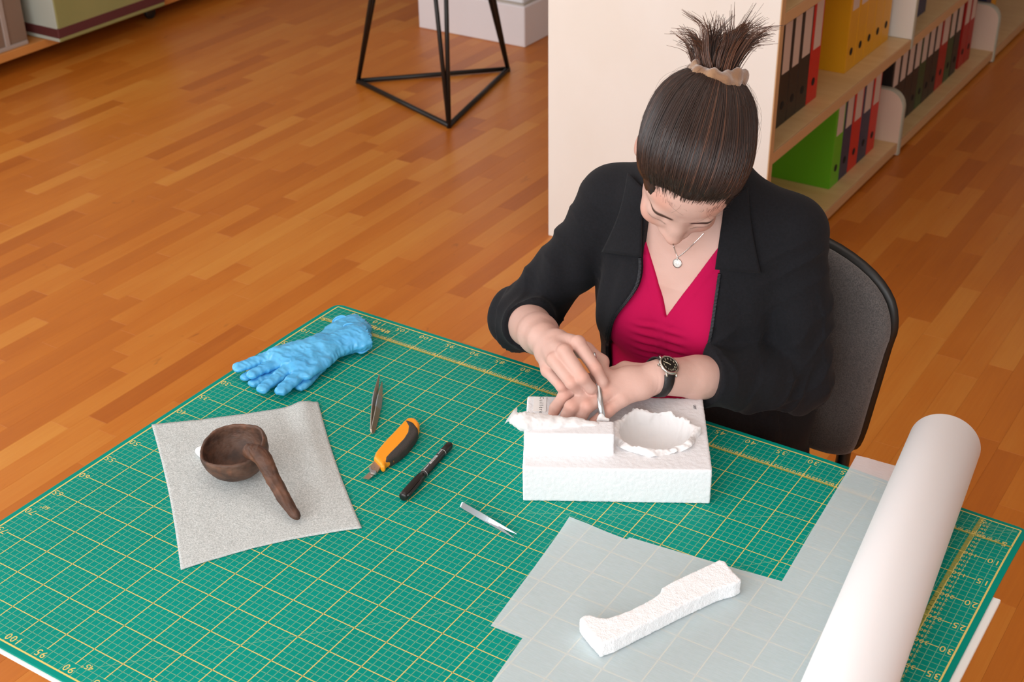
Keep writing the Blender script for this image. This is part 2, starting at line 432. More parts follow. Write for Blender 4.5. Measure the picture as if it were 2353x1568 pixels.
# the window front behind the camera: parapet, lintel and piers with wide openings
bm = bmesh.new()
add_box(bm, (X0, Y0-14, FLOOR), (X1, Y0, 20)); add_box(bm, (X0, Y0-14, 228), (X1, Y0, CEIL))
for a, b in ((X0, -390), (70, 110), (375, X1)): add_box(bm, (a, Y0-14, 20), (b, Y0, 228))
struct(bm_obj('wall_front', bm, m_wall), 'white window wall behind the camera')
# pillar with a plinth
pil = struct(box('wall_pillar', (-218.0, 416.5, FLOOR), (-168.2, 470, CEIL), m_brick, bev=.6), 'white painted square pillar behind the wire stand')
pl_ = bm = bmesh.new()
add_box(bm, (-221.2, 413.2, FLOOR), (-165.4, 473, FLOOR+17.5), .35)
o = bm_obj('plinth', bm, m_plinth, pil)
box('plinth_joint', (-219.4, 415.0, FLOOR+17.3), (-166.8, 471.5, FLOOR+18.1), material('joint_grey', 'b9aea2', .8), pil, .1)  # thin grey strip between plinth and pillar shaft

# ================================================================== shelving with ring binders
m_cream = material('cream_laminate', 'f3f1eb', .5, color2='efebe2', nscale=(3, 3, 2))
m_shelf = material('maple_laminate', 'e8c88f', .38, color2='e0bd82', nscale=(4, 30, 4))
m_edge = material('maple_edge_band', 'd2a878', .5)
m_divider = material('pale_divider_laminate', 'e7cdb8', .45)
m_dividge = material('grey_green_edge_band', 'b9b8a4', .5)
m_kick = material('dark_kickboard', '2a1a12', .7)
XF = 9.8; XB = -27.0; YA, YB_, YC, YD = 264.8, 379.2, 493.6, 600.
# two-sided unit: the end panel closes both sides
shelf = thing('bookshelf', 'long cream and maple bookshelf holding rows of ring binders', 'bookshelf', (-25, 300, FLOOR))
box('end_panel', (-61.5, 262.3, FLOOR), (XF-.3, 264.8, 130), m_cream, shelf, .12)
box('end_panel_edge', (XF-.3, 262.3, FLOOR), (XF, 264.8, 130), m_edge, shelf, .05)
box('back_panel', (XB-1, 264.8, FLOOR), (XB, 620, 130), m_cream, shelf, .05)
ZM, ZT, ZB = -31.4, 8.0, -68.6
for z in (ZB, ZM, ZT, 48., 90.):
    for i, (a, b) in enumerate(((YA, YB_), (YB_+2, YC), (YC+2, YD))):
        s = box('shelf_board', (XB, a+.05, z-3.3), (XF-.5, b-.05, z), m_shelf, shelf, .1)
        box('front_edge', (XF-.5, a+.05, z-3.3), (XF, b-.05, z), m_edge, s, .06)
for y in (YB_, YC, YD):
    u = box('upright', (XB, y, ZM), (XF, y+2.0, 130), m_cream, shelf, .1)
    box('edge_band', (XF, y, ZM-3.3), (XF+.25, y+2.0, 130), m_dividge, u, .05)
# low dividers with a rounded upper front corner in the bottom row
for y in (YB_, YC, YD):
    prof = [(XB, FLOOR+.3), (XF+.6, FLOOR+.3)]
    zt = -49.6; r = 6.0
    for a in np.linspace(0, math.pi/2, 9): prof.append((XF+.6-r+r*math.cos(a), zt-r+r*math.sin(a)))
    prof.append((XB, zt))
    for nm, inset, dy, mt in (('low_divider', .55, 0, m_divider), ('divider_edge', 0., .12, m_dividge)):
        P = []
        for (px_, pz_) in prof:
            P.append((px_-(inset if px_ > XB+1 else 0), pz_-(inset if pz_ > FLOOR+2 else 0)))
        n = len(P); ya, yb = (y+dy, y+2.1-dy)
        V = [(a, ya, b) for a, b in P]+[(a, yb, b) for a, b in P]
        F = [list(range(n)), [n+i for i in range(n)][::-1]]+[[i, n+i, n+(i+1) % n, (i+1) % n] for i in range(n)]
        if nm == 'low_divider': dv = mesh_obj(nm, V, F, mt, shelf)
        else: mesh_obj(nm, V, F, mt, dv)
box('kickboard', (XB, YA, FLOOR), (XF-4, YD, ZB-3.3), m_kick, shelf, .05)

# ring binders: spine, covers, label card, finger hole
m_paper = material('label_card', 'd9c3b4', .8)
BC = dict(black='23201c', red='cf2418', yellow='e3a412', green='64b81a', blue='2b3350', darkgreen='2c4a26', darkred='a81a14', slate='3c3c48')
m_bind = {k: material('binder_'+k, v, .45, bump=.1, bscale=(300, 300, 300)) for k, v in BC.items()}
m_hole = material('finger_hole_black', '0c0a09', .8)
m_ring = material('steel_ring', '8b8b90', .35, metal=.8)
m_inner = material('binder_paper_block', 'd8d2c4', .8)
def binder(col, y0, w, z, xf, label, group, lab=(.50, .95), tall=31.8, hole=True, lean=0., labm=None, plain=False):
    t = thing('ring_binder', label, 'binder', (xf-14, y0+w/2, z), group)
    xb = xf-28.5; m = m_bind[col]
    M = Matrix.Translation((xf-14, y0+w/2, z)) @ Matrix.Rotation(lean, 4, 'X') @ Matrix.Translation((-(xf-14), -(y0+w/2), -z)) if lean else None
    box('spine', (xf-.35, y0+.05, z), (xf, y0+w-.05, z+tall), m, t, .12, M)
    box('cover', (xb, y0+.05, z), (xf-.3, y0+.30, z+tall), m, t, .06, M)
    box('cover', (xb, y0+w-.30, z), (xf-.3, y0+w-.05, z+tall), m, t, .06, M)
    box('paper_block', (xb+1.5, y0+.5, z+.5), (xf-4.5, y0+w*.62, z+tall-1.5), m_inner, t, .0, M)
    if not plain:
        box('label_card', (xf-.02, y0+w*.20, z+tall*lab[0]), (xf+.06, y0+w*.88, z+tall*lab[1]), labm or m_paper, t, .0, M)
    if hole:
        V, F = lathe_vf([(1.25, .0), (1.25, .10), (.95, .12)], 16, (xf-.02, y0+w/2, z+6.2), (1, 0, 0))
        if M is not None: V = np.array([(M @ Vector(v))[:] for v in V])
        h = mesh_obj('finger_hole', V, F, m_hole, t)
    return t
GS = 'binders on the bookshelf'
# middle row, first bay
zz = ZM; xs = 3.2
for i, (c, y0, w, lab, tl) in enumerate((
    ('black', 281.2, 7.3, 'black ring binder beside the cream end panel', (.50, .96)),
    ('black', 288.7, 6.6, 'second black ring binder from the cream end panel', (.50, .96)),
    ('black', 295.4, 8.3, 'black ring binder next to the red one on the middle shelf', (.52, .96)),
    ('red', 304.0, 7.9, 'red ring binder between black and yellow binders', (.52, .97)))):
    binder(c, y0, w, zz, xs, lab, GS, tl)
YL = ['first yellow ring binder, its whole side showing', 'second yellow ring binder in the row', 'third yellow ring binder in the row', 'fourth yellow ring binder in the row', 'fifth yellow ring binder, last before the upright']
xs2 = 2.9
for i in range(5):
    binder('yellow', 335.9+i*7.95, 7.85, zz, xs2, YL[i], GS, (.62, .97) if i < 3 else (.85, .97))
binder('slate', 375.8, 3.0, zz, xs2-1.0, 'thin slate grey folder between yellow binders and the upright', GS, hole=False, plain=True)
# bottom row, first bay
zz = ZB; xs = 4.1
for i, (c, y0, w, lab, tl) in enumerate((
    ('green', 330.0, 7.8, 'bright green ring binder on the bottom shelf', (.56, .97)),
    ('blue', 338.0, 7.6, 'dark blue ring binder beside the green one', (.56, .97)),
    ('red', 345.8, 8.5, 'red ring binder between two blue ones', (.55, .97)),
    ('blue', 354.5, 8.7, 'second dark blue ring binder on the bottom shelf', (.55, .97)),
    ('red', 363.4, 7.6, 'red ring binder beside the first rounded divider', (.55, .97)))):
    binder(c, y0, w, zz, xs, lab, GS, tl)
# bottom row, second bay
names = [('black', 'black binder just behind the rounded divider'), ('black', 'second black binder behind the rounded divider'), ('black', 'third black binder behind the rounded divider'),
         ('black', 'fourth black binder behind the rounded divider'), ('darkgreen', 'dark green binder among black ones in the far bay'), ('black', 'black binder between dark green and dark red ones'),
         ('black', 'last black binder before the dark red one'), ('darkred', 'dark red binder in the middle of the far bay'), ('darkgreen', 'dark green binder beside the dark red one'),
         ('black', 'lone black binder before the far pair of reds'), ('darkred', 'dark red binder, first of the far pair'), ('darkred', 'dark red binder beside the second rounded divider')]
ys = [382.8+7.6*i for i in range(7)]+[436.2, 446.2, 454.3, 464.8, 472.6]
for (c, lab), y in zip(names, ys):
    binder(c, y, 9.6 if y == 436.2 else 7.4, ZB, 4.0, lab, GS, (.55, .97))
# middle row, second bay: dark blue boxes cut by the frame
for i in range(3):
    binder('blue', 388.+i*8.2, 8.0, ZM, 3.5, ['dark blue folder, nearest of three at the top edge', 'dark blue folder, middle of three at the top edge', 'dark blue folder, farthest of three at the top edge'][i], GS, plain=True, hole=False)
binder('blue', 500., 7.6, ZB, 2.5, 'blue folder beyond the second rounded divider', GS, plain=True, hole=False)
binder('yellow', 508., 7.6, ZB, 2.5, 'yellow folder beyond the second rounded divider', GS, plain=True, hole=False)

# ================================================================== black wire stand
m_black = material('black_wire', '17130f', .45)
A_ = np.array([-199.8, 341.8]); B_ = np.array([-155.4, 384.7]); C_ = np.array([-140.3, 320.7]); cen = (A_+B_+C_)/3
st = thing('wire_stand', 'black metal wire stand with a triangular base on the parquet', 'stand', (cen[0], cen[1], FLOOR))
foot = [np.array([p[0], p[1], FLOOR+1.1]) for p in (A_, B_, C_)]
for i in range(3): tube('base_rod', [foot[i], foot[(i+1) % 3]], .95, m_black, st, 8)
tops = []
for f in foot:
    inn = np.array([cen[0], cen[1], 0])-np.array([f[0], f[1], 0]); inn /= np.linalg.norm(inn); side = np.cross(inn, (0, 0, 1))
    for s in (-1, 1):
        t = f+inn*19.5+side*s*3.2+np.array([0, 0, 75.]); tops.append(t)
        tube('leg_rod', [f+np.array([0, 0, -1.05]), t], .85, m_black, st, 8)
for i in range(6): tube('top_rod', [tops[i], tops[(i+1) % 6]], .85, m_black, st, 8)

# ================================================================== low bench with crate and archive box (upper left)
m_board = material('beech_board', 'd9964f', .5, color2='cf8842', nscale=(30, 3, 3))
bench = thing('storage_bench', 'low beech board on dark castors along the wall', 'bench', (-360, 340, FLOOR))
XE = -329.; ZBD = FLOOR+9.8
box('board', (-428, 190, ZBD-3.5), (XE, 520, ZBD), m_board, bench, .2)  # unseen depth carried back to the wall, added to darken the floor beneath
for y in (215, 362., 480):
    cst = tube('castor_stem', [(XE-7, y, ZBD-3), (XE-7, y, FLOOR+4)], .8, m_black, bench, 8)
    V, F = lathe_vf([(.6, -1.1), (2.7, -1.1), (3.0, -.6), (3.0, .6), (2.7, 1.1), (.6, 1.1)], 18, (XE-7, y, FLOOR+3.0), (1, 0, 0)); mesh_obj('castor_wheel', V, F, m_black, cst)
m_crate = material('grey_brown_plastic', '8a7463', .5)
m_crate2 = material('pale_grey_plastic', 'b0a39a', .5)
cr = thing('storage_crate', 'grey brown plastic crate beside the green archive box', 'crate', (-350, 235, ZBD))
box('body', (-370, 195, ZBD), (XE-2.5, 290, ZBD+44), m_crate, cr, .6)
box('rim', (-371, 194, ZBD+38), (XE-1.5, 291, ZBD+42), m_crate2, cr, .5)
for y in (200, 236, 278.): box('rib', (XE-2.6, y, ZBD+1.5), (XE-1.7, y+2.2, ZBD+38), m_crate2, cr, .2)
box('foot_rail', (XE-2.6, 196, ZBD), (XE-1.6, 289, ZBD+1.6), m_crate2, cr, .2)
m_gbox = material('pale_green_card', '9c9a60', .7, color2='96965c', nscale=(8, 8, 8))
m_maroon = material('maroon_band', '5e2b2a', .7)
m_gside = material('pale_grey_green_card', 'bfc9bd', .7)
ab = thing('archive_box', 'pale green archive box with a maroon band near its foot', 'box', (-346, 327, ZBD))
box('body', (-370, 296.4, ZBD), (XE+9.3, 357, ZBD+40), m_gbox, ab, .5)
box('end_face', (-369.5, 296.1, ZBD+.3), (XE+8.9, 296.6, ZBD+39.5), m_gside, ab, .1)
box('band', (-370.2, 295.9, ZBD+1.6), (XE+9.5, 357.2, ZBD+6.0), m_maroon, ab, .4)

# ================================================================== table and cutting mat
m_ttop = material('white_table_laminate', 'efede8', .45)
m_tedge = material('white_table_edge', 'f2f2f0', .4)
m_leg = material('white_steel', 'd9d9d8', .4)
table = thing('table', 'white table under the green cutting mat', 'table', (60, 36, FLOOR))
box('table_top', (1.0, -1.2, -.95), (121.9, 73.2, -.32), m_ttop, table, .1)
box('apron', (16, 14, -7), (106, 16, -.95), m_leg, table, .1); box('apron', (16, 58, -7), (106, 60, -.95), m_leg, table, .1)
for x, y in ((15, 13), (104, 13), (15, 57), (104, 57)): box('leg', (x, y, FLOOR), (x+4, y+4, -.95), m_leg, table, .3)
def sag(x, y):
    "the mat overhangs the far table edge and sinks a little, most at its free corner"
    t = np.clip((np.asarray(y, float)-74)/16, 0, 1.2)**2
    return -(.25*t+.95*t*sstep(86, 120, np.asarray(x, float)))
m_mat = material('green_mat_vinyl', '009080', .5, spec=.08, color2='008979', nscale=(6, 6, 6), bump=.12, bscale=(900, 900, 900), bdist=.0004)
m_gold = material('gold_print', 'e2ca74', .6, spec=.2)
m_fine = material('pale_gold_fine_print', '7db592', .6, spec=.2)
m_olive = material('olive_ruler_print', '7f8c3c', .6, spec=.2)
mat = thing('cutting_mat', 'large green cutting mat with a yellow centimetre grid', 'cutting mat', (60, 45, -.3))
def rounded(x0, y0, x1, y1, r, n=6):
    P = []
    for cx, cy, a0 in ((x1-r, y1-r, 0), (x0+r, y1-r, 90), (x0+r, y0+r, 180), (x1-r, y0+r, 270)):
        for i in range(n+1): a = math.radians(a0+90*i/n); P.append((cx+r*math.cos(a), cy+r*math.sin(a)))
    return P
xs_ = sorted(set(np.linspace(-.9, 120.9, 60))); ys_ = sorted(set(np.linspace(-.9, 90.9, 46)))
def corner(x, y, r=1.6):
    "pull the corner of the sheet in to a round one"
    for cx, sx in ((-.9, 1), (120.9, -1)):
        for cy, sy in ((-.9, 1), (90.9, -1)):
            dx = (x-cx)*sx; dy = (y-cy)*sy
            if dx < r and dy < r:
                vx, vy = r-dx, r-dy; l = math.hypot(vx, vy); m_ = max(vx, vy)
                if l > 1e-6: vx, vy = vx*m_/l, vy*m_/l
                return cx+sx*(r-vx), cy+sy*(r-vy)
    return x, y
xs_ = np.array(sorted(list(np.linspace(.7, 119.3, 56))+[-.9, -.5, 0, 120.0, 120.5, 120.9])); ys_ = np.array(sorted(list(np.linspace(.7, 89.3, 44))+[-.9, -.5, 0, 90., 90.5, 90.9]))
top = []; bot = []
for y in ys_:
    for x in xs_:
        a, b = corner(x, y); z = float(sag(a, b)); top.append((a, b, z)); bot.append((a, b, z-.3))
nx = len(xs_); ny = len(ys_); n0 = nx*ny; F = []
for j in range(ny-1):
    for i in range(nx-1):
        q = [j*nx+i, j*nx+i+1, (j+1)*nx+i+1, (j+1)*nx+i]; F.append(q); F.append([n0+k for k in q][::-1])
ring = [i for i in range(nx)]+[j*nx+nx-1 for j in range(1, ny)]+[(ny-1)*nx+i for i in range(nx-2, -1, -1)]+[j*nx for j in range(ny-2, 0, -1)]
for a, b in zip(ring, ring[1:]+ring[:1]): F.append([b, a, n0+a, n0+b])
mesh_obj('mat_sheet', top+bot, F, m_mat, mat)
class Print:
    def __init__(s): s.V = []; s.F = []
    def line(s, a, b, w, z=.012):
        a = np.array(a, float); b = np.array(b, float); L = np.linalg.norm(b-a); d = (b-a)/L; n = np.array([-d[1], d[0]])*w/2
        k = 1 if max(a[1], b[1]) < 74 else max(1, int(L/3))
        for i in range(k+1):
            p = a+d*L*i/k
            for q in (p+n, p-n): s.V.append((q[0], q[1], float(sag(*q))+z))
        c = len(s.V)-2*(k+1)
        for i in range(k): s.F.append([c+2*i+1, c+2*i+3, c+2*i+2, c+2*i])
    def text(s, t, x, y, size, z=.016, sx=1., rot=math.pi):
        c_, s_ = math.cos(rot), math.sin(rot)
        def M(v): q = (x+c_*v[0]-s_*v[1], y+s_*v[0]+c_*v[1]); return (q[0], q[1], float(sag(*q))+z)
        V, F_ = text_vf(t, size, M, sx); k = len(s.V); s.V += [tuple(v) for v in V]; s.F += [[i+k for i in f] for f in F_]
    def done(s, name, m, parent): return mesh_obj(name, s.V, s.F, m, parent)
U = lambda u, v: (120-u, 90-v)
p1 = Print()
for u in range(1, 120):
    if u % 5: p1.line(U(u, 0), U(u, 90), .075)
for v in range(1, 90):
    if v % 5: p1.line(U(0, v), U(120, v), .075)
for a, b in (((117.4, 67.6), (25.5, 14.0)), ((87.2, 87), (10, 9.6)), ((0.4, 0.6), (22, 13)), ((.4, .6), (14, 16)), ((.4, .6), (16, 4.8)), ((.4, .6), (12, 3.0))): p1.line(U(*a), U(*b), .06, .010)
p1.done('fine_grid', m_fine, mat)
p2 = Print()
for u in range(5, 120, 5): p2.line(U(u, 1.9), U(u, 88.1), .13, .014)
for v in range(5, 90, 5): p2.line(U(1.9, v), U(118.1, v), .13, .014)
for a, b in (((0, 0), (120, 0)), ((120, 0), (120, 90)), ((120, 90), (0, 90)), ((0, 90), (0, 0))): p2.line(U(*a), U(*b), .24, .014)
p2.done('bold_grid', m_gold, mat)
p3 = Print(); p3.line(U(0, 5.18), U(120, 5.18), .42, .012); p3.line(U(5.3, 0), U(5.3, 90), .62, .012); p3.done('ruler_band', m_olive, mat)
p4 = Print()
for i in range(1, 1200):
    if i % 10: p4.line(U(i*.1, 5.02), U(i*.1, 5.34), .028, .017)
for i in range(1, 900):
    if i % 10: p4.line(U(5.05, i*.1), U(5.55, i*.1), .028, .017)
p4.done('ruler_ticks', m_gold, mat)
p5 = Print()
for u in range(5, 120, 5):
    p5.text(str(u), *U(u, .95), 1.15); p5.text(str(u), *U(u, 89.0), 1.15)
for v in range(5, 90, 5):
    p5.text(str(v), *U(1.0, v), 1.15); p5.text(str(v), *U(119.0, v), 1.15)
for k in range(10, 1200, 10):
    p5.text(str(k), *U(k*.1, 4.62), .72 if k % 50 == 0 else .5)
for k in range(10, 900, 10):
    p5.text(str(k), *U(4.35 if k % 50 else 4.1, k*.1), .8 if k % 50 == 0 else .55)
p5.text('45\u00b0', *U(88.3, 87.6), .9); p5.text('60\u00b0', *U(118.0, 68.3), .8)
# an illegible golden imprint near the far corner
r5 = random.Random(3); u = 112.2
while u > 106.4:
    w = r5.uniform(.3, .55); p5.line(U(u, 2.3), U(u, 3.3 if r5.random() < .7 else 2.9), w*.6, .016)
    if r5.random() < .7: p5.line(U(u+.2, r5.choice((2.4, 2.8, 3.2))), U(u-.5, r5.choice((2.4, 2.8, 3.2))), .25, .016)
    u -= w+.12
p5.done('printed_numbers', m_gold, mat)

# ================================================================== chair
m_fab = material('charcoal_chair_fabric', '5a5552', .95, color2='3f3b3b', nscale=(500, 500, 500), ndetail=2, bump=.6, bscale=(700, 700, 700), bdist=.001, sheen=.3)
m_plas = material('black_plastic', '16130f', .45)
chair = thing('chair', 'charcoal fabric office chair with a black shell behind the table', 'chair', (66, 106, FLOOR))
YCB = 121.5
def back_vf(y0, y1, grow):
    "rounded back panel: wide at its shoulders, narrower at the foot, gently hollow"
    out = [(0, -20.0), (13.0, -19.8), (18.3, -18.2), (20.2, -15.0), (21.6, -6), (23.0, 4), (23.6, 8), (22.4, 12.4), (18.5, 15.8), (12, 18.2), (5, 19.2), (0, 19.4)]
    S = spline(np.array(out), 34); P = [(x, z) for x, z in S]+[(-x, z) for x, z in S[1:-1][::-1]]
    P = np.array(P); c = np.array([0, 0.]); n_ = len(P); V = []; F = []
    def Y(x, z, base): return base-.0042*x*x*1.5+.0035*(z-0)**2*.4
    rings = [(0, 0, 1.), (.35, .18, 1.), (1, .45, 1.)]
    lay = []
    for f, (ins, yy) in enumerate([(2.2, y0), (.7, y0+.55*(1 if y1 > y0 else 1)), (0., (y0+y1)/2), (.7, y1-.4), (2.2, y1)]):
        for x, z in P:
            l = math.hypot(x, z*1.1)+1e-9; k = (l+grow-ins)/l; X, Z = x*k, z*k
            V.append((67.1+X, Y(X, Z, yy), Z))
    for i in range(4):
        for k in range(n_): a = i*n_+k; b = i*n_+(k+1) % n_; F.append([a, b, b+n_, a+n_])
    for base, rev in ((0, False), (4*n_, True)):
        # inner rings so the curved face is smooth
        prev = [base+k for k in range(n_)]
        for s_ in (.75, .5, .25):
            idx = []
            for k in range(n_):
                x, z = V[base+k][0]-67.1, V[base+k][2]; X, Z = x*s_, z*s_; idx.append(len(V))
                V.append((67.1+X, Y(X, Z, y0 if base == 0 else y1), Z))
            for k in range(n_):
                q = [prev[k], idx[k], idx[(k+1) % n_], prev[(k+1) % n_]]; F.append(q if not rev else q[::-1])
            prev = idx
        F.append(prev[::-1] if not rev else prev)
    return V, F
V, F = back_vf(YCB-2.6, YCB+.6, 0.); mesh_obj('back_cushion', V, F, m_fab, chair, True)
V, F = back_vf(YCB+.2, YCB+2.4, .55); mesh_obj('back_shell', V, F, m_plas, chair, True)
sd = SDF().box((66, 101, -27), (23, 22, 3.4), 3.2); sdf_obj('seat_cushion', sd, .9, m_fab, chair)
box('seat_shell', (45, 81, -32.5), (87, 121, -29.5), m_plas, chair, 1.2, seg=2)
for sx in (-17.3, 17.3):
    P = spline([(66+sx, YCB+1.6, -12), (66+sx*1.03, YCB+1.6, -21), (66+sx*1.0, YCB-.5, -29.5), (66+sx*.9, YCB-8, -32)], 14)
    tube('back_bracket', P, 2.3, m_plas, chair, 10, flat=.55)
legp = [(45, 83), (87, 83), (45, 119), (87, 119)]
for i, (x, y) in enumerate(legp):
    o_ = (-2 if x < 60 else 2, -3 if y < 100 else 4)
    tube('leg', [(x, y, -31), (x+o_[0], y+o_[1], FLOOR+.2)], 1.3, m_plas, chair, 10)

# ================================================================== white foam block with carved recess
m_foam = material('white_polyethylene_foam', 'e9e9eb', .85, bump=.4, bscale=(600, 600, 600), bdist=.001)
m_tissue = material('white_tissue', 'fbf9f8', .7, bump=.25, bscale=(140, 140, 140), bdist=.002, transl=.25)
bx = np.array([.866, .5, 0]); bx = nrm((82.0-59.0, 71.7-58.4, 0)); by = np.array([-bx[1], bx[0], 0]); bz = np.array([0, 0, 1.])
BO = np.array([58.9, 58.4, 0.]); BW, BD, BH = 26.3, 18.6, 5.8
def BL(a, b, c): return BO+bx*a+by*b+bz*c
blk = thing('foam_block', 'white foam block with a carved recess under the two hands', 'foam block', tuple(BL(BW/2, BD/2, 0)))
AX = np.array([bx, by, bz])
s = SDF().box(BL(BW/2, BD/2, BH/2+.02), (BW/2, BD/2, BH/2), .12, .1, AX)
s.box(BL(6.4, 5.2, BH+.8), (6.35, 1.7, 2.6), .15, .25, AX)               # the raised lip in front of the hands
bowl_c = BL(18.6, 8.6, BH+.6)
s.ell(bowl_c, (5.6, 4.9, 4.6), .3, AX, 's')
s.box(BL(8.0, 9.5, BH), (5.5, 1.5, 1.6), .5, .3, AX, 's')                 # groove for the handle
sdf_obj('block', s, .19, m_foam, blk, disp=lambda P: .035*vnoise(P, 3.2, 1)+.03*vnoise(P, 6.5, 2))
# tissue that lines the bowl: a crumpled cup whose rim folds over the foam
def tissue_cup():
    n, m = 180, 30; V = []; F = []
    for j in range(m):
        t = j/(m-1)
        for i in range(n):
            a = 2*math.pi*i/n; w = .6*math.sin(3*a+1.2)+.5*math.sin(7*a+.4)+.08*math.sin(16*a+2)
            if t < .68:
                q = t/.68; r = .15+.85*math.sin(q*math.pi/2); z = BH+.6-4.3*math.cos(q*math.pi/2)*(1-.0*w)
                r *= 1+.035*w*q; z = max(z, 1.6)
                e = (5.25*r, 4.55*r)
            else:
                q = (t-.68)/.32; e0 = 1.0+.20*q+.06*w*q
                z = BH+.6+.45*math.sin(q*math.pi)*(1+.5*w)-.5*q+.05+.35*max(0, math.sin(a))*(1-q); e = (5.25*e0*(1+.035*w*(1-q)), 4.55*e0*(1+.035*w*(1-q)))
            p = BL(18.6+e[0]*math.cos(a), 8.6+e[1]*math.sin(a), z)
            d = mnoise.noise(Vector(p)*.7)*.42+(abs(mnoise.noise(Vector(p)*1.6))-.2)*.35
            cr_ = (1-2*abs(math.sin(8*a+2.2*mnoise.noise(Vector((math.cos(a)*2, math.sin(a)*2, t*1.5))))))*.09+(1-2*abs(math.sin(17*a+3*mnoise.noise(Vector((math.cos(a)*3, math.sin(a)*3, 5+t))))))*.03
            V.append(p+np.array([0, 0, d*(.3+t)+cr_*t*.8])+(p-bowl_c)/6*(d*.8+cr_*t*1.1))
    for j in range(m-1):
        for i in range(n): F.append([j*n+i, j*n+(i+1) % n, (j+1)*n+(i+1) % n, (j+1)*n+i])
    V.append(BL(18.6, 8.6, 1.65)); F += [[len(V)-1, (i+1) % n, i] for i in range(n)]
    return np.array(V), F
V, F = tissue_cup(); mesh_obj('tissue_lining', V, F, m_tissue, blk, True)
# tissue lining the groove, twisted to a crumpled tail over the left end
def tissue_tail():
    P = spline([BL(12.6, 6.6, BH+2.2), BL(10.2, 6.3, BH+3.1), BL(7, 6.2, BH+3.45), BL(3.8, 6.0, BH+3.6), BL(1.2, 5.8, BH+3.7), BL(-.9, 6.1, BH+3.9), BL(-1.9, 6.5, BH+4.4)], 70)
    r = np.interp(np.linspace(0, 1, 70), [0, .25, .55, .75, .88, .95, 1], [.3, .8, 1.45, 1.75, 1.1, 1.0, 1.7]); V, F = tube_vf(P, r, 40, cap=False, flat=.75)
    out = []
    for i, v in enumerate(V):
        k = i//40; c = P[k]; d = v-c; l = np.linalg.norm(d); q = Vector(v)
        f = 1+.28*mnoise.noise(q*.8)+.20*abs(mnoise.noise(q*1.9))-.1+.12*mnoise.noise(q*4.)
        out.append(c+d*f+(by*0))
    return np.array(out), F
V, F = tissue_tail(); mesh_obj('tissue_tail', V, F, m_tissue, blk, True)
m_tag = material('white_paper_tag', 'f3f1ee', .8); m_ink = material('black_ink', '15131a', .8)
tg = mesh_obj('paper_tag', [BL(1.0, 14.3, BH+.09), BL(2.9, 14.3, BH+.09), BL(2.9, 18.3, BH+.09), BL(1.0, 18.3, BH+.09),
                            BL(1.0, 14.3, BH+.05), BL(2.9, 14.3, BH+.05), BL(2.9, 18.3, BH+.05), BL(1.0, 18.3, BH+.05)],
              [[0, 1, 2, 3], [7, 6, 5, 4], [0, 4, 5, 1], [1, 5, 6, 2], [2, 6, 7, 3], [3, 7, 4, 0]], m_tag, blk)
V, F = text_vf('C u i l l è r e', .62, lambda v: BL(2.15+v[1], 16.1-v[0], BH+.10)); mesh_obj('lettering', V, F, m_ink, tg)
V, F = text_vf('uer', .62, lambda v: BL(25.0+v[1], 16.0-v[0], BH+.10)); mesh_obj('lettering', V, F, m_ink, blk)

# ================================================================== fleece sheet with the wooden ladle
m_fleece = material('grey_white_fleece', 'd6dad8', .95, color2='a4aaa8', nscale=(520, 520, 520), ndetail=3, ncontrast=(.3, .7), bump=.5, bscale=(500, 500, 500), bdist=.001)
c4 = [at(348, 975, z=.3), at(730, 914, z=1.1), at(831, 1212, z=.3), at(415, 1308, z=.3)]   # left, top, right, bottom
def fleece():
    n = 64; T = []; B = []
    for j in range(n):
        v = j/(n-1)
        for i in range(n):
            u = i/(n-1)
            p = c4[0]*(1-u)*(1-v)+c4[1]*u*(1-v)+c4[2]*u*v+c4[3]*(1-u)*v
            # slightly bowed edges, a soft fold along the right edge and waves
            p = p+(c4[3]-c4[0])*(.018*math.sin(math.pi*u)*(1-v)+.030*math.sin(math.pi*u)*v*-1)+(c4[1]-c4[0])*(.03*math.sin(math.pi*v)*(u-.5)*-1.2)
            z = .22+.75*math.exp(-((u-.90)/.07)**2)*(1-v)**1.2+.06*mnoise.noise(Vector((u*5, v*5, 0)))+.25*math.exp(-((1-u)/.03)**2)*v*0+.5*math.exp(-(v/.05)**2)*u*(1-u)
            z += .05*mnoise.noise(Vector((u*16, v*16, 3)))
            T.append((p[0], p[1], max(z, .2))); B.append((p[0], p[1], max(z, .2)-.13))
    F = []; N_ = n*n
    for j in range(n-1):
        for i in range(n-1):
            q = [j*n+i, j*n+i+1, (j+1)*n+i+1, (j+1)*n+i]; F.append(q[::-1]); F.append([k+N_ for k in q])
    rg = list(range(n))+[j*n+n-1 for j in range(1, n)]+[(n-1)*n+i for i in range(n-2, -1, -1)]+[j*n for j in range(n-2, 0, -1)]
    for a, b in zip(rg, rg[1:]+rg[:1]): F.append([a, b, b+N_, a+N_])
    return T+B, F
V, F = fleece(); tag(mesh_obj('fleece_sheet', V, F, m_fleece, smooth=True), 'pale grey fleece sheet under the wooden ladle', 'fleece sheet')
m_wood = material('dark_old_wood', '5e4638', .62, color2='34251d', nscale=(35, 35, 60), ndetail=6, ncontrast=(.3, .72), bump=.5, bscale=(90, 90, 200), bdist=.0025, attr='Col')
lc = at(538, 1036, z=4.6); view = nrm(CC-lc)
nv = nrm(np.array([0, 0, 1.])+.16*nrm(np.array([view[0], view[1], 0]))+.20*RR[0]*-1)
lx = nrm(RR[0]-nv*np.dot(RR[0], nv)); ly = np.cross(nv, lx); LAX = np.array([lx, ly, nv])
lc = lc+np.array([0, 0, .3])
ladle = thing('wooden_ladle', 'old dark wooden ladle with a round bowl on the fleece', 'ladle', (lc[0], lc[1], .3))
s = SDF().ell(lc, (4.95, 4.75, 4.7), .3, LAX)
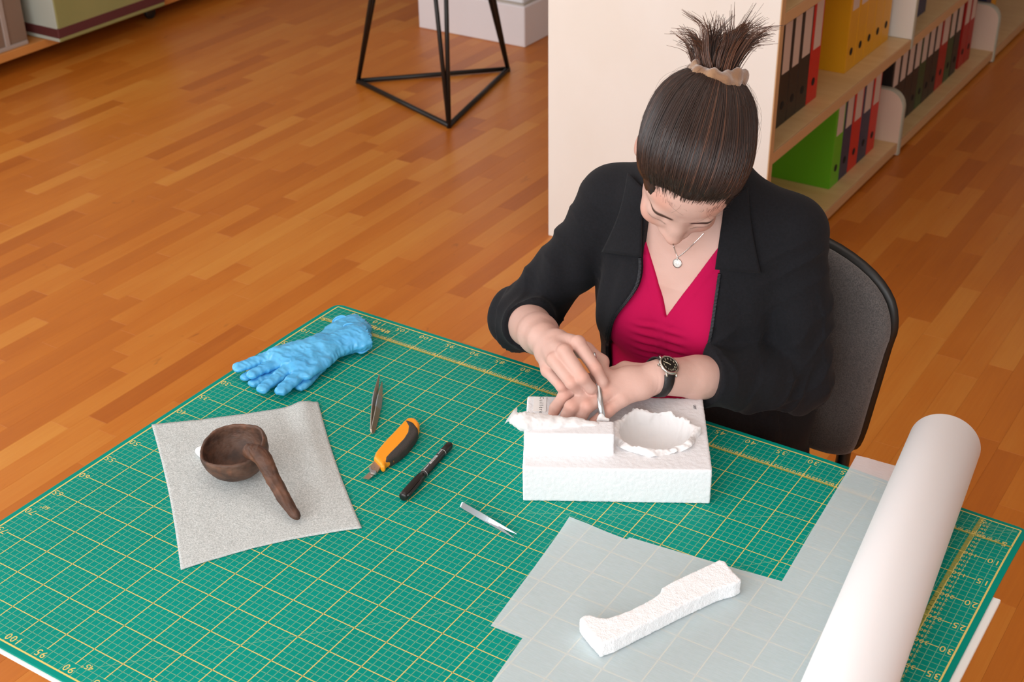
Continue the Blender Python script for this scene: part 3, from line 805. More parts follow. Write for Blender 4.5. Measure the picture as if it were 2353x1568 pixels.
s.fn(lambda P: (P-lc)@nv-.9-.28*np.sin(np.arctan2((P-lc)@ly, (P-lc)@lx)*3+1), .25, 'i')
s.ell(lc+nv*.75, (4.45, 4.2, 4.35), .25, LAX, 's')
wcol = lambda P: (1+.9*np.exp(-(((P-lc)@nv-.75)/.35)**2)*np.clip(.3+vnoise(P, .6, 6), 0, 1))[:, None]*(np.array([1.15, 1.03, .95])[None]*(.75+.45*np.clip(vnoise(P, .7, 3)*.5+.5, 0, 1))[:, None]+np.array([.55, .25, .1])[None]*np.clip(vnoise(P, 1.6, 5)-.15, 0, 1)[:, None])
wd = lambda P: .06*vnoise(P, 1.1, 7)+.03*vnoise(P, 3.2, 8)
sdf_obj('bowl', s, .16, m_wood, ladle, wd, wcol)
h0 = at(575, 1036, z=6.0); h1 = at(603, 1052, z=6.2); h2 = at(634, 1112, z=3.6); h3 = at(662, 1160, z=2.0); h4 = at(682, 1187, z=1.25)
HP = spline([h0+np.array([0, 0, -.6]), h0+np.array([.3, -.2, .1]), h1, h2, h3, h4], 22)
s = SDF().chain(HP, np.interp(np.linspace(0, 1, 22), [0, .2, .4, .6, .8, 1], [.75, 1.05, 1.15, 1.0, .82, .55]), .3)
hcol = lambda P: np.array([1.6, 1.2, .92])[None]*(.8+.35*vnoise(P*np.array([1, 1, .4]), 1.3, 9))[:, None]
hax = nrm(h4-h1); hs1, hs2, _ = frame_of(hax)
def hgroove(P):
    "carved facets and splits that run along the handle"
    q = np.stack([(P-h1)@hs1*1.9, (P-h1)@hs2*1.9, (P-h1)@hax*.28], 1); return .10*vnoise(q, 1., 11)+.06*(1-2*np.abs(vnoise(q, 1.7, 12)))+.04*vnoise(P, 1.2, 13)-.03
sdf_obj('handle', s, .13, m_wood, ladle, hgroove, hcol)
m_foamw = material('white_foam_wedge', 'f6f6f6', .9, bump=.4, bscale=(300, 300, 300))
wc = at(457, 1042, z=.6)
s = SDF().ell(wc+np.array([.6, .3, .3]), (1.3, 1.0, .75), .2); tag(sdf_obj('foam_wedge', s, .12, m_foamw, disp=lambda P: .08*vnoise(P, 2.5, 4)), 'small white wedge under the ladle bowl', 'wedge')

# ================================================================== translucent paper with its roll, and the foam offcut
m_sheet = bpy.data.materials.new('translucent_tissue_paper'); m_sheet.use_nodes = True
def sheet_nodes(m):
    N = m.node_tree.nodes; L = m.node_tree.links; b = N['Principled BSDF']; geo = N.new('ShaderNodeNewGeometry')
    mp = N.new('ShaderNodeVectorMath'); mp.operation = 'MULTIPLY'; mp.inputs[1].default_value = (60, 700, 60); L.new(geo.outputs['Position'], mp.inputs[0])
    n = N.new('ShaderNodeTexNoise'); n.inputs['Scale'].default_value = 1; n.inputs['Detail'].default_value = 4; L.new(mp.outputs[0], n.inputs['Vector'])
    mx = N.new('ShaderNodeMix'); mx.data_type = 'RGBA'; mx.inputs[6].default_value = lin('eef5ff'); mx.inputs[7].default_value = lin('f8fcff'); L.new(n.outputs['Fac'], mx.inputs[0])
    L.new(mx.outputs[2], b.inputs['Base Color']); b.inputs['Roughness'].default_value = .5
    tl = N.new('ShaderNodeBsdfTranslucent'); L.new(mx.outputs[2], tl.inputs[0]); tr = N.new('ShaderNodeBsdfTransparent')
    m1 = N.new('ShaderNodeMixShader'); m1.inputs[0].default_value = .15; L.new(b.outputs[0], m1.inputs[1]); L.new(tl.outputs[0], m1.inputs[2])
    r = N.new('ShaderNodeMapRange'); r.inputs[1].default_value = .3; r.inputs[2].default_value = .7; r.inputs[3].default_value = .33; r.inputs[4].default_value = .41; L.new(n.outputs['Fac'], r.inputs[0])
    m2 = N.new('ShaderNodeMixShader'); L.new(r.outputs[0], m2.inputs[0]); L.new(m1.outputs[0], m2.inputs[1]); L.new(tr.outputs[0], m2.inputs[2])
    L.new(m2.outputs[0], N['Material Output'].inputs['Surface'])
sheet_nodes(m_sheet)
dd = nrm((-.1136, 1, 0))
poly = [(66.7, 58.1), (69.3, 58.35), (72.5, 58.3), (75.6, 58.35), (75.75, 58.95), (80, 59.4), (86, 60.0), (92, 60.7), (96.9, 61.3), (96.2, 72), (95.6, 82), (94.9, 93.4), (98, 93.9), (103, 94.3), (108.5, 94.6), (112.0, 60), (116.5, 6), (96, 4.5), (77.6, 4.0), (74.0, 34.4), (69.4, 34.2), (68.2, 45)]
bm = bmesh.new(); vsb = [bm.verts.new((x, y, 0)) for x, y in poly]; bm.faces.new(vsb)
bmesh.ops.triangulate(bm, faces=bm.faces[:]); 
for _ in range(5):
    bmesh.ops.subdivide_edges(bm, edges=[e for e in bm.edges if e.calc_length() > 2.2], cuts=1, use_grid_fill=False); bmesh.ops.triangulate(bm, faces=bm.faces[:])
for v in bm.verts:
    x, y = v.co.x, v.co.y
    up = .9*math.exp(-math.hypot(x-66.7, y-58.1)/3.0)                  # lifted corner
    far = max(0, (y-90)/4.)                                            # the free end beyond the mat curls up slightly
    v.co.z = .10+.05*(mnoise.noise(Vector((x*.16, y*.16, 2)))+1)+up*.55+far*.25*(1 if x < 98 else .4)+(float(sag(x, y))*.25 if y > 75 else 0)
for f in bm.faces:
    if f.normal.z < 0: f.normal_flip()
o = bm_obj('tissue_paper_sheet', bm, m_sheet, smooth=True)
tag(o, 'translucent white paper sheet cut in steps, unrolled over the mat', 'paper sheet')
m_roll = material('white_paper_roll', 'fbfafb', .55, color2='f8f6f7', nscale=(2, 2, 2))
m_core = material('grey_cardboard_core', 'b9b4ae', .8)
rl_a = np.array([111.81-.1136*(95.6-50), 95.6, 5.2]); rl_b = np.array([111.81-.1136*(-4-50), -4, 5.2])
roll = thing('paper_roll', 'thick white roll of paper lying along the right side of the mat', 'paper roll', ((rl_a[0]+rl_b[0])/2, (rl_a[1]+rl_b[1])/2, .2))
ax_ = rl_a-rl_b; Lr = np.linalg.norm(ax_)
V, F = lathe_vf([(2.2, .5), (2.2, 0), (4.85, 0), (4.99, .15), (4.99, Lr-.12), (4.9, Lr), (2.2, Lr), (2.2, Lr-.5)], 96, rl_b, ax_); mesh_obj('wound_paper', V, F, m_roll, roll, False)
roll.children[0].data.polygons.foreach_set('use_smooth', [len(p.vertices) == 4 and p.area > .002 for p in roll.children[0].data.polygons])
V, F = lathe_vf([(2.2, .1), (2.2, Lr-.1), (1.9, Lr-.1), (1.9, .1)], 40, rl_b, ax_, cap=False); mesh_obj('core_tube', V, F, m_core, roll)

m_foam2 = material('fuzzy_white_foam', 'f9f9fa', .95, bump=.7, bscale=(500, 500, 500), bdist=.0015)
fp = [(1331, 1422), (1342, 1414), (1358, 1413), (1375, 1419), (1394, 1421), (1420, 1413), (1448, 1402), (1475, 1389), (1503, 1373), (1517, 1362), (1521, 1350), (1550, 1335), (1586, 1318), (1620, 1302), (1653, 1286), (1666, 1290), (1680, 1308), (1704, 1333), (1690, 1341), (1651, 1352), (1605, 1373), (1557, 1396), (1485, 1432), (1412, 1469), (1381, 1480), (1360, 1458)]
fp = [at(x, y, z=2.5)[:2] for x, y in fp]
def poly_d(P, poly):
    P2 = P[:, :2]; d = np.full(len(P), 1e9); ins = np.zeros(len(P), bool); n = len(poly)
    for i in range(n):
        a = np.array(poly[i]); b = np.array(poly[(i+1) % n]); e = b-a; w = P2-a
        h = np.clip((w@e)/(e@e), 0, 1); d = np.minimum(d, np.linalg.norm(w-h[:, None]*e, axis=1))
        c = ((a[1] <= P2[:, 1]) != (b[1] <= P2[:, 1])); t = (P2[:, 1]-a[1])/(e[1]+1e-12); ins ^= c & (P2[:, 0] < a[0]+t*e[0])
    return np.where(ins, -d, d)
def extr(P, poly, z0, z1, rd):
    a = poly_d(P, poly)+rd; b = np.abs(P[:, 2]-(z0+z1)/2)-(z1-z0)/2+rd
    return np.minimum(np.maximum(a, b), 0)+np.hypot(np.maximum(a, 0), np.maximum(b, 0))-rd
s = SDF().fn(lambda P: extr(P, fp, .22, 2.5, .18))
fpa = np.array(fp); o = sdf_obj('foam_strip', s, .16, m_foam2, disp=lambda P: .03*vnoise(P, 1.2, 1)+.05*vnoise(P, 6.5, 2), lo=(fpa[:, 0].min()-.8, fpa[:, 1].min()-.8, -.3), hi=(fpa[:, 0].max()+.8, fpa[:, 1].max()+.8, 3.2))
tag(o, 'fuzzy white waisted foam strip lying on the paper sheet', 'foam strip')

# ================================================================== blue gloves
m_glove = material('blue_nitrile', '66c8f8', .30, spec=.6, color2='55b9f0', nscale=(20, 20, 20), bump=.3, bscale=(120, 120, 120), bdist=.002, transl=.18)
def glove(label, palm, fingers, cuff, z, seed, rim):
    "palm, fingers, cuff: pixel chains with radii on the plane z; flattened like an empty glove"
    g = SDF(); fl = 1.75
    def Z(p): q = at(p[0], p[1], z=z); return q
    inn = SDF()
    for ch in palm: inn.chain([Z(p) for p in ch], [p[2] for p in ch], 1.1)
    for ch in fingers: inn.chain([Z(p)+np.array([0, 0, p[3] if len(p) > 3 else 0]) for p in ch], [p[2]*1.12 for p in ch], .45)
    inn.chain([Z(p) for p in cuff], [p[2] for p in cuff], 1.2)
    sc = np.array([1, 1, fl]); off = np.array([0, 0, z*(1-fl)])
    lo, hi = inn.bounds(); lo[2] = -.2; hi[2] = z+2.6
    cc = Z(cuff[-1]); cd = nrm(Z(cuff[-1])-Z(cuff[-2]))
    g.fn(lambda P: inn.ev(P*sc+off)*.62, .2)
    # hollow, open cuff
    e0 = cc+cd*1.5; g.fn(lambda P: SDF().cap(cc-cd*.2, cc+cd*6, cuff[-1][2]*.86).ev(P*sc+off)*.62, .15, 's')
    g.fn(lambda P: (P-e0)@cd-cuff[-1][2]*.35+.25*np.sin(P[:, 0]*1.7), .2, 'i')
    def ridge(P, s_, sd): return 1-2*np.abs(vnoise(P, s_, sd))
    def dsp(P): return .13*ridge(P+.6*vnoise(P, .5, 3)[:, None], .55, seed)+.09*ridge(P*np.array([1, 1.3, 1])+.4*vnoise(P, .8, 5)[:, None], 1.0, seed+1)+.04*ridge(P, 2.0, seed+2)-.04
    t = thing('nitrile_glove', label, 'glove', (Z(palm[0][0])[0], Z(palm[0][0])[1], .05), 'blue gloves on the mat corner')
    V, Q = g.mesh(.17, lo-.5, hi+.5); V = V+nrm_rows(g.normal(V))*dsp(V)[:, None]; V[:, 2] = np.maximum(V[:, 2], .06)
    mesh_obj('glove_skin', V, Q, m_glove, t, True)
    L = np.array([at(x, y, z=zz) for x, y, zz in rim]); n_ = 80
    P = np.array([spline(np.concatenate([L[-2:], L, L[:3]]), 400)[int(400*(2+len(L)*k/n_)/(len(L)+4))] for k in range(n_)])
    tube('rolled_rim', P, .17, m_glove, t, 8, closed=True)
    # flared cuff between the wrist and the rolled rim
    wc_ = Z(cuff[-2])+np.array([0, 0, .15]); V = []; F = []
    for s_ in (0., .22, .45, .68, .86):
        for k, p in enumerate(P):
            q = p+(wc_-p)*s_; q = q+np.array([0, 0, .25*math.sin(s_*3.2)*mnoise.noise(Vector(q)*.9)+.12*mnoise.noise(Vector(q)*2.1)]); q[2] = max(q[2], .08); V.append(q)
    for r_ in range(4):
        for k in range(n_): F.append([r_*n_+k, r_*n_+(k+1) % n_, (r_+1)*n_+(k+1) % n_, (r_+1)*n_+k])
    mesh_obj('cuff', V, F, m_glove, t, True)
    return t
glove('blue nitrile glove underneath, its cuff at the mat corner',
      [[(655, 828, 2.6), (735, 800, 2.9)], [(680, 845, 2.2), (740, 820, 2.2)]],
      [[(640, 835, 1.0), (565, 867, .75)], [(655, 850, 1.0), (583, 881, .8)], [(690, 858, 1.0), (620, 884, .8)], [(735, 845, 1.0), (693, 889, .85)]],
      [(745, 795, 2.7), (785, 768, 2.9), (815, 752, 3.2)], .75, 3,
      [(766, 745, .9), (772, 731, 2.0), (790, 727, 2.4), (812, 741, 2.0), (835, 757, 1.0), (853, 773, .4), (830, 778, .3), (795, 765, .4)])
glove('blue nitrile glove on top, its fingers spread to the left',
      [[(645, 822, 2.7), (735, 800, 3.2)], [(690, 842, 2.4), (745, 815, 2.4)]],
      [[(650, 812, 1.15), (600, 827, 1.05, .1), (549, 845, .95)], [(650, 830, 1.1), (612, 845, 1.05), (580, 860, .85)],
       [(665, 845, 1.0), (635, 866, .95, -.3), (604, 888, .9, -.8)], [(700, 850, 1.1), (672, 872, 1.05, -.4), (646, 893, .95, -.7)],
       [(742, 832, 1.3), (718, 850, 1.1, .2), (704, 863, .95, .1)]],
      [(745, 800, 2.7), (775, 792, 2.5), (805, 780, 3.0), (825, 776, 3.5)], 1.9, 11,
      [(790, 750, 2.6), (805, 744, 3.2), (826, 751, 3.2), (842, 768, 2.8), (850, 786, 1.9), (846, 803, 1.0), (826, 811, .7), (806, 790, 1.1), (795, 768, 1.8)])

# ================================================================== cutter, marker, tweezers
m_orange = material('orange_plastic', 'f59a16', .4, bump=.15, bscale=(300, 300, 300))
m_rubber = material('charcoal_rubber', '38332f', .75, bump=.4, bscale=(500, 500, 500))
m_steel = material('brushed_steel', 'b5a08c', .34, metal=.75)  # brownish reflection on the tweezers put into the base colour
m_steel2 = material('bright_steel', 'c3c7c9', .25, metal=1.)
m_zinc = material('zinc_clip', 'b9bcc0', .4, metal=.9)
def crop4(L, z): return [at(780+.2614*x, 840+.2614*y, z=z)[:2] for x, y in L]
def plate(name, L, z0, z1, m, parent, rd=.04, h=None):
    V, F = prism_vf([tuple(p) for p in L], z0, z1); return mesh_obj(name, V, F, m, parent)
pc = at(900, 1035, z=.5)
cut = thing('box_cutter', 'orange and black box cutter with its blade out', 'cutter', (pc[0], pc[1], 0))
body = crop4([(302, 828), (318, 780), (360, 728), (420, 660), (478, 600), (530, 545), (572, 500), (600, 478), (640, 474), (678, 488), (704, 525), (703, 565), (684, 618), (640, 690), (560, 775), (480, 835), (412, 872), (400, 903), (368, 905), (352, 880)], 1.0)
grip = crop4([(572, 506), (610, 510), (655, 530), (690, 575), (694, 606), (672, 650), (600, 745), (520, 812), (450, 852), (404, 872), (404, 836), (440, 795), (500, 735), (562, 670), (598, 612), (604, 560)], 1.0)
def extr_obj(name, poly, z0, z1, rd, h, m, parent):
    a = np.array(poly); s = SDF().fn(lambda P: extr(P, poly, z0, z1, rd))
    return sdf_obj(name, s, h, m, parent, lo=(a[:, 0].min()-.5, a[:, 1].min()-.5, z0-.4), hi=(a[:, 0].max()+.5, a[:, 1].max()+.5, z1+.5))
extr_obj('handle', body, .08, 1.55, .55, .11, m_orange, cut)
extr_obj('grip', grip, .03, 1.68, .45, .11, m_rubber, cut)
plate('blade_holder', crop4([(303, 846), (366, 882), (335, 940), (262, 905)], .8), .62, .85, m_steel, cut)
plate('holder_clip', crop4([(258, 902), (272, 893), (282, 920), (318, 930), (326, 945), (316, 953), (274, 943)], .85), .60, .95, m_zinc, cut)
plate('blade', crop4([(276, 925), (318, 948), (262, 996), (207, 990)], .55), .42, .50, m_steel, cut)
plate('slot_mark', crop4([(300, 900), (312, 894), (314, 897), (302, 903)], .88), .85, .87, m_steel2, cut)

m_pen = material('black_pen_plastic', '1a1817', .35); m_white = material('white_print', 'dcdcdc', .6)
a = at(925, 1144, z=.75); b = at(1034, 1022, z=.62); d = b-a; Lp = np.linalg.norm(d); d = d/Lp
mk = thing('marker_pen', 'black capped marker pen with white print on its barrel', 'marker', (a[0]*.5+b[0]*.5, a[1]*.5+b[1]*.5, 0))
V, F = lathe_vf([(.1, .0), (.52, .02), (.68, .25), (.72, .6), (.72, 4.6), (.66, 5.3), (.62, 5.8)], 24, a, d); cap = mesh_obj('cap', V, F, m_pen, mk, True)
V, F = lathe_vf([(.57, 5.7), (.57, Lp-2.2), (.6, Lp-2.15), (.6, Lp-.35), (.5, Lp-.02), (.1, Lp)], 24, a, d); brl = mesh_obj('barrel', V, F, m_pen, mk, True)
sd_ = nrm(np.cross(d, (0, 0, 1))); up = np.cross(sd_, d)
def PF(s_, w, h): return a+d*s_+sd_*w+up*h
clipdir = nrm(sd_*.8+up*.45)
Pc = [a+d*.3+clipdir*.75, a+d*.5+clipdir*1.05, a+d*3.4+clipdir*1.0, a+d*4.4+clipdir*.72]; tube('clip', spline(Pc, 12), .2, m_pen, cap, 8)
V, F = lathe_vf([(.58, 6.35), (.585, 6.38), (.58, 6.42)], 24, a, d, cap=False); mesh_obj('ring_mark', V, F, m_white, brl)
V, F = lathe_vf([(.585, Lp-2.45), (.59, Lp-2.41), (.585, Lp-2.37)], 24, a, d, cap=False); mesh_obj('ring_mark', V, F, m_white, brl)
def on_barrel(s0, s1, t0, t1):
    "a strip printed on the barrel between two angles"
    V = []
    for s_ in (s0, s1):
        for t_ in np.linspace(t0, t1, 4): V.append(a+d*s_+.578*(math.sin(t_)*-sd_+math.cos(t_)*up))
    return np.array(V), [[i, i+1, 5+i, 4+i] for i in range(3)]
r6 = random.Random(5); L_ = []; s_ = 6.6
while s_ < 8.1: w = r6.uniform(.05, .14); L_.append(on_barrel(s_, s_+w, .0, .0+r6.uniform(.25, .4))); s_ += w+.07
s_ = 8.3
while s_ < 10.7: w = r6.choice((.04, .08, .12)); L_.append(on_barrel(s_, s_+w, -.25, .55)); s_ += w+r6.choice((.05, .09))
s_ = 11.0
while s_ < Lp-2.6: w = r6.uniform(.05, .12); L_.append(on_barrel(s_, s_+w, .0, .3)); s_ += w+.07
V, F = join_vf(L_); mesh_obj('white_print', V, F, m_white, brl)

def tweezers(name_label, butt, tips, z, prof, mats, tilt, group, grip=None):
    a = at(*butt, z=z); t = thing('tweezers', name_label, 'tweezers', (a[0], a[1], 0), group)
    for k, tp in enumerate(tips):
        b = at(tp[0], tp[1], z=tp[2]); d = b-a; L = np.linalg.norm(d); d /= L
        sd_ = nrm(np.cross((0, 0, 1.), d)); w_ = nrm(sd_*math.cos(tilt)+np.cross(d, sd_)*math.sin(tilt)*(1 if k == 0 else 1)); th_ = np.cross(d, w_)
        V = []; F = []; n = 24
        for i in range(n):
            f = i/(n-1); wd_ = np.interp(f, [q[0] for q in prof], [q[1] for q in prof])/2; tk = np.interp(f, [0, .5, 1], [.09, .10, .05])
            bow = (-1 if k == 0 else 1)*.30*math.sin(min(1, f*1.05)*math.pi)**.8
            c = a+d*L*f+th_*bow*.9
            for p_, q_ in ((-1, -1), (1, -1), (1, 1), (-1, 1)): V.append(c+w_*wd_*p_+th_*tk*q_)
        for i in range(n-1):
            for j in range(4): F.append([4*i+j, 4*i+(j+1) % 4, 4*i+4+(j+1) % 4, 4*i+4+j])
        F += [[3, 2, 1, 0], [4*n-4, 4*n-3, 4*n-2, 4*n-1]]
        V = np.array(V); V[:, 2] += max(0, .03-V[:, 2].min())
        lg = mesh_obj('leg', V, F, mats[0], t)
        if grip:
            rows = []
            for i in range(14):
                f = grip[0]+(grip[1]-grip[0])*i/13; j = int(f*(n-1)); ff = f*(n-1)-j
                c4_ = [V[4*j+q]*(1-ff)+V[4*j+4+q]*ff for q in range(4)]; m_ = sum(c4_)/4
                s1 = [m_+(q-m_)*1.12 for q in c4_]; s2 = [p_+d*.14 for p_ in s1]
                rows.append((np.array(s1+s2), [[0, 1, 5, 4], [1, 2, 6, 5], [2, 3, 7, 6], [3, 0, 4, 7], [3, 2, 1, 0], [4, 5, 6, 7]]))
            v_, f_ = join_vf(rows); mesh_obj('serrated_grip', v_, f_, mats[1], lg)
    return t
tweezers('steel tweezers with a brown sheen between the fleece and the cutter', (855, 996), [(871, 862, .9), (878, 878, .5)], .55,
         [(0, .35), (.03, .8), (.3, .95), (.55, 1.0), (.72, .85), (1, .16)], (m_steel, m_zinc), .9, 'steel tweezers', (.46, .68))
tweezers('bright pointed steel tweezers lying open on the mat', (1060, 1160), [(1181, 1237, .35), (1188, 1228, .5)], .6,
         [(0, .75), (.1, .85), (.4, .8), (.75, .4), (1, .05)], (m_steel2, m_steel2), 1.0, 'steel tweezers')

# ================================================================== the sitter
HC = np.array([66.73, 91.21, 42.59])
HM = np.array([[0.8470, 0.4931, -0.1986], [0.1654, -0.5993, -0.7830], [0.5052, -0.6304, 0.5892]])
def HD(x, y, z): return HC+HM[0]*x+HM[1]*y+HM[2]*z       # head frame: side, face, crown
def PX(x, y, D): return at(x, y, D=D)
def V3(*a): return np.array(a, float)
sR, eR, wR = V3(47.3, 104.0, 26.2), PX(1197, 728, 235), PX(1249, 779, 213)
sL, eL, wL = V3(76.4, 107.3, 26.4), V3(80.8, 104.6, 3.0), at(1520, 866, z=10.2)
ST = np.array([[-34, 62.5, 112.5, 19.0, 13.0], [-24, 62.5, 112, 18.5, 12.5], [-12, 62.3, 110, 16.8, 11.6], [0, 62, 107.6, 15.2, 11.0], [10, 61.9, 106.2, 15.6, 10.6], [18, 61.9, 105.6, 16.0, 9.8], [24, 61.9, 105.4, 15.4, 8.2], [29, 62.0, 105.2, 11.5, 6.6], [33, 62.2, 104.6, 6.5, 5.2], [40, 62.5, 103, 5, 4.6]])
def torso(P, grow=0.):
    z = np.clip(P[:, 2], -34, 40); c = [np.interp(z, ST[:, 0], ST[:, i]) for i in range(1, 5)]
    dx = (P[:, 0]-c[0]); dy = (P[:, 1]-c[1]); rx = c[2]+grow; ry = c[3]+grow
    k0 = np.sqrt((dx/rx)**2+(dy/ry)**2)+1e-6; k1 = np.sqrt((dx/rx**2)**2+(dy/ry**2)**2)+1e-6
    d = k0*(k0-1)/k1
    return np.maximum(d*.92, np.maximum(P[:, 2]-34-grow, -30-P[:, 2]))
def bust(s, g):
    s.ell((56.2, 98.2, 10.6), (6.3+g, 5.0+g, 6.2+g), 3.0); s.ell((67.4, 98.6, 11.2), (6.2+g, 5.0+g, 6.2+g), 3.0)
body = SDF(); body.fn(lambda P: torso(P), 1.5); bust(body, 0)
nb = V3(62.0, 104.6, 30.0)
mR = sR+(eR-sR)*.55+V3(.8, 0, -.3); mL = sL+(eL-sL)*.55+V3(.2, .2, 0)
body.cap(sR, nb, 4.2, 5.0, 3.); body.cap(sL, nb, 4.2, 5.0, 3.)
body.chain([sR, mR, eR], [4.0, 3.5, 3.5], 1.); body.chain([sL, mL, eL], [4.0, 3.8, 3.7], 1.)
def lerp(a, b, t): return a+(b-a)*t
body.chain([eR, lerp(eR, wR, .3), lerp(eR, wR, .8), wR], [3.5, 3.7, 3.05, 2.6], 1.2)
body.chain([eL, lerp(eL, wL, .3), lerp(eL, wL, .75), wL], [4.0, 4.0, 3.1, 2.75], 1.2)
# --- her right hand, fingers closed on the tool
def finger(p, r, k=.35): body.chain(p, r, k)
rI, rM, rG, rP = PX(1328, 789, 204.2), PX(1297, 809, 203.2), PX(1273, 829, 204.0), PX(1258, 852, 206)
for m_, r_ in ((rI, 1.12), (rM, 1.12), (rG, 1.08), (rP, 1.0)): body.cap(wR, m_, 1.75, r_, .9)
body.cap(lerp(wR, rI, .4), lerp(wR, rP, .45), 1.5, 1.4, 1.2)
finger([rI, PX(1369, 848, 202.6), PX(1384, 877, 203.0), PX(1388, 899, 203.8)], [1.08, .92, .83, .72])
finger([rM, PX(1338, 868, 200.8), PX(1357, 892, 202.0), PX(1368, 904, 203.6)], [1.08, .95, .82, .72])
finger([rG, PX(1313, 880, 201.2), PX(1330, 897, 202.8), PX(1341, 903, 204.4)], [1.02, .92, .8, .7])
finger([rP, PX(1290, 888, 203.6), PX(1308, 900, 204.8), PX(1320, 905, 206.0)], [.95, .82, .72, .64])
finger([lerp(wR, rI, .25)+V3(.8, .4, -.8), PX(1345, 806, 208.4), PX(1383, 832, 207.4), PX(1388, 860, 205.6)], [1.5, 1.25, 1.0, .8], .6)
for m_ in (rI, rM, rG): body.ell(m_+nrm(CC-m_)*.35+V3(0, 0, .2), (.75, .75, .75), .7)       # knuckles
# --- her left hand, pressed on the foam
lI, lM, lG, lP = at(1350, 876, z=10.6), at(1380, 886, z=10.4), at(1408, 900, z=9.8), at(1430, 919, z=8.9)
for m_, r_ in ((lI, 1.12), (lM, 1.12), (lG, 1.08), (lP, 1.05)): body.cap(wL, m_, 1.95, r_, .9)
body.cap(lerp(wL, lI, .45), lerp(wL, lP, .5), 1.7, 1.5, 1.2)
finger([lI, at(1297, 910, z=9.3), at(1276, 938, z=7.9), at(1270, 955, z=6.9)], [1.05, .95, .85, .75])
finger([lM, at(1313, 936, z=8.9), at(1303, 955, z=7.6), at(1297, 968, z=6.6)], [1.08, 1.02, .9, .8])
finger([lG, at(1349, 934, z=8.9), at(1337, 954, z=7.6), at(1330, 969, z=6.6)], [1.05, 1.0, .88, .78])
finger([lP, at(1398, 944, z=8.0), at(1380, 960, z=7.1), at(1364, 969, z=6.6)], [1.05, .92, .8, .7])
finger([lerp(wL, lI, .2)+V3(0, 1.2, 0), at(1436, 852, z=9.6), at(1405, 862, z=9.0), at(1388, 872, z=8.6)], [1.6, 1.3, 1.05, .85], .7)
# --- neck and head
hb = HD(0, -2.6, -5.5)
body.cap(nb, hb, 5.3, 5.0, 2.)
body.cap(V3(62.8, 99.5, 27.5), HD(0, 1.5, -9.5), 3.2, 2.6, 2.5)
body.ell(HD(0, -.6, 2.0), (7.2, 9.2, 8.7), 1.5, HM)
FY = .95                                                    # how far the face stands before the skull
body.ell(HD(0, 4.7, 1.6), (6.15, 5.0, 5.0), 1.5, HM)          # forehead
body.ell(HD(0, 3.6+FY, -4.2), (5.45, 5.0, 7.2), 2.0, HM)
body.ell(HD(0, 6.1+FY, -9.5), (2.6, 2.2, 1.9), 1.8, HM)
body.cap(HD(-3.2, 7.55+FY, .4), HD(3.2, 7.55+FY, .4), .95, .95, 1.3)
for sg in (-1, 1):
    body.ell(HD(3.15*sg, 8.7+FY, -1.2), (1.5, 1.1, .95), .8, HM, 's')
    body.ell(HD(3.15*sg, 6.95+FY, -1.2), (1.5, 1.45, 1.35), .3, HM)
    body.ell(HD(3.0*sg, 6.9+FY, -3.9), (2.3, 1.9, 2.2), 1.8, HM)
    body.ell(HD(7.3*sg, -.5, -1.5), (.65, 1.6, 3.0), .5, HM)
    body.ell(HD(1.35*sg, 9.0+FY, -4.6), (.9, 1.1, .8), .5, HM)
body.ell(HD(0, 8.0+FY, -3.2), (2.6, 1.6, 2.8), 1.2, HM)
body.chain([HD(0, 8.1+FY, .2), HD(0, 9.2+FY, -2.5), HD(0, 10.1+FY, -4.3)], [.85, 1.0, 1.25], .8)
body.ell(HD(0, 8.3+FY, -7.0), (2.2, .8, .5), .4, HM); body.ell(HD(0, 8.1+FY, -7.9), (1.9, .85, .55), .4, HM)

m_skin = material('skin', 'ffffff', .52, spec=.35, attr='Col', sss=.06, bump=.2, bscale=(350, 350, 350), bdist=.0008)
skin0 = np.array(lin('cfa698')[:3]); skin_r = np.array(lin('d98f78')[:3]); brow = np.array(lin('3a2620')[:3]); lip = np.array(lin('b8605a')[:3]); pale = np.array(lin('d8bab0')[:3]); nailc = np.array(lin('e8b9ab')[:3])
KN = [rI, rM, rG, rP, PX(1369, 848, 202.2), PX(1338, 868, 200.4), PX(1313, 880, 200.8), PX(1290, 888, 203.2), at(1297, 910, z=9.6), at(1313, 936, z=9.2), at(1349, 934, z=9.2), at(1398, 944, z=8.3)]
TP = [PX(1388, 899, 203.4), PX(1368, 904, 203.2), at(1270, 955, z=6.9), at(1297, 968, z=6.6), at(1330, 969, z=6.6), at(1364, 969, z=6.6), HD(0, 11.6, -4.7), HD(-7.4, -.5, -1.5)]
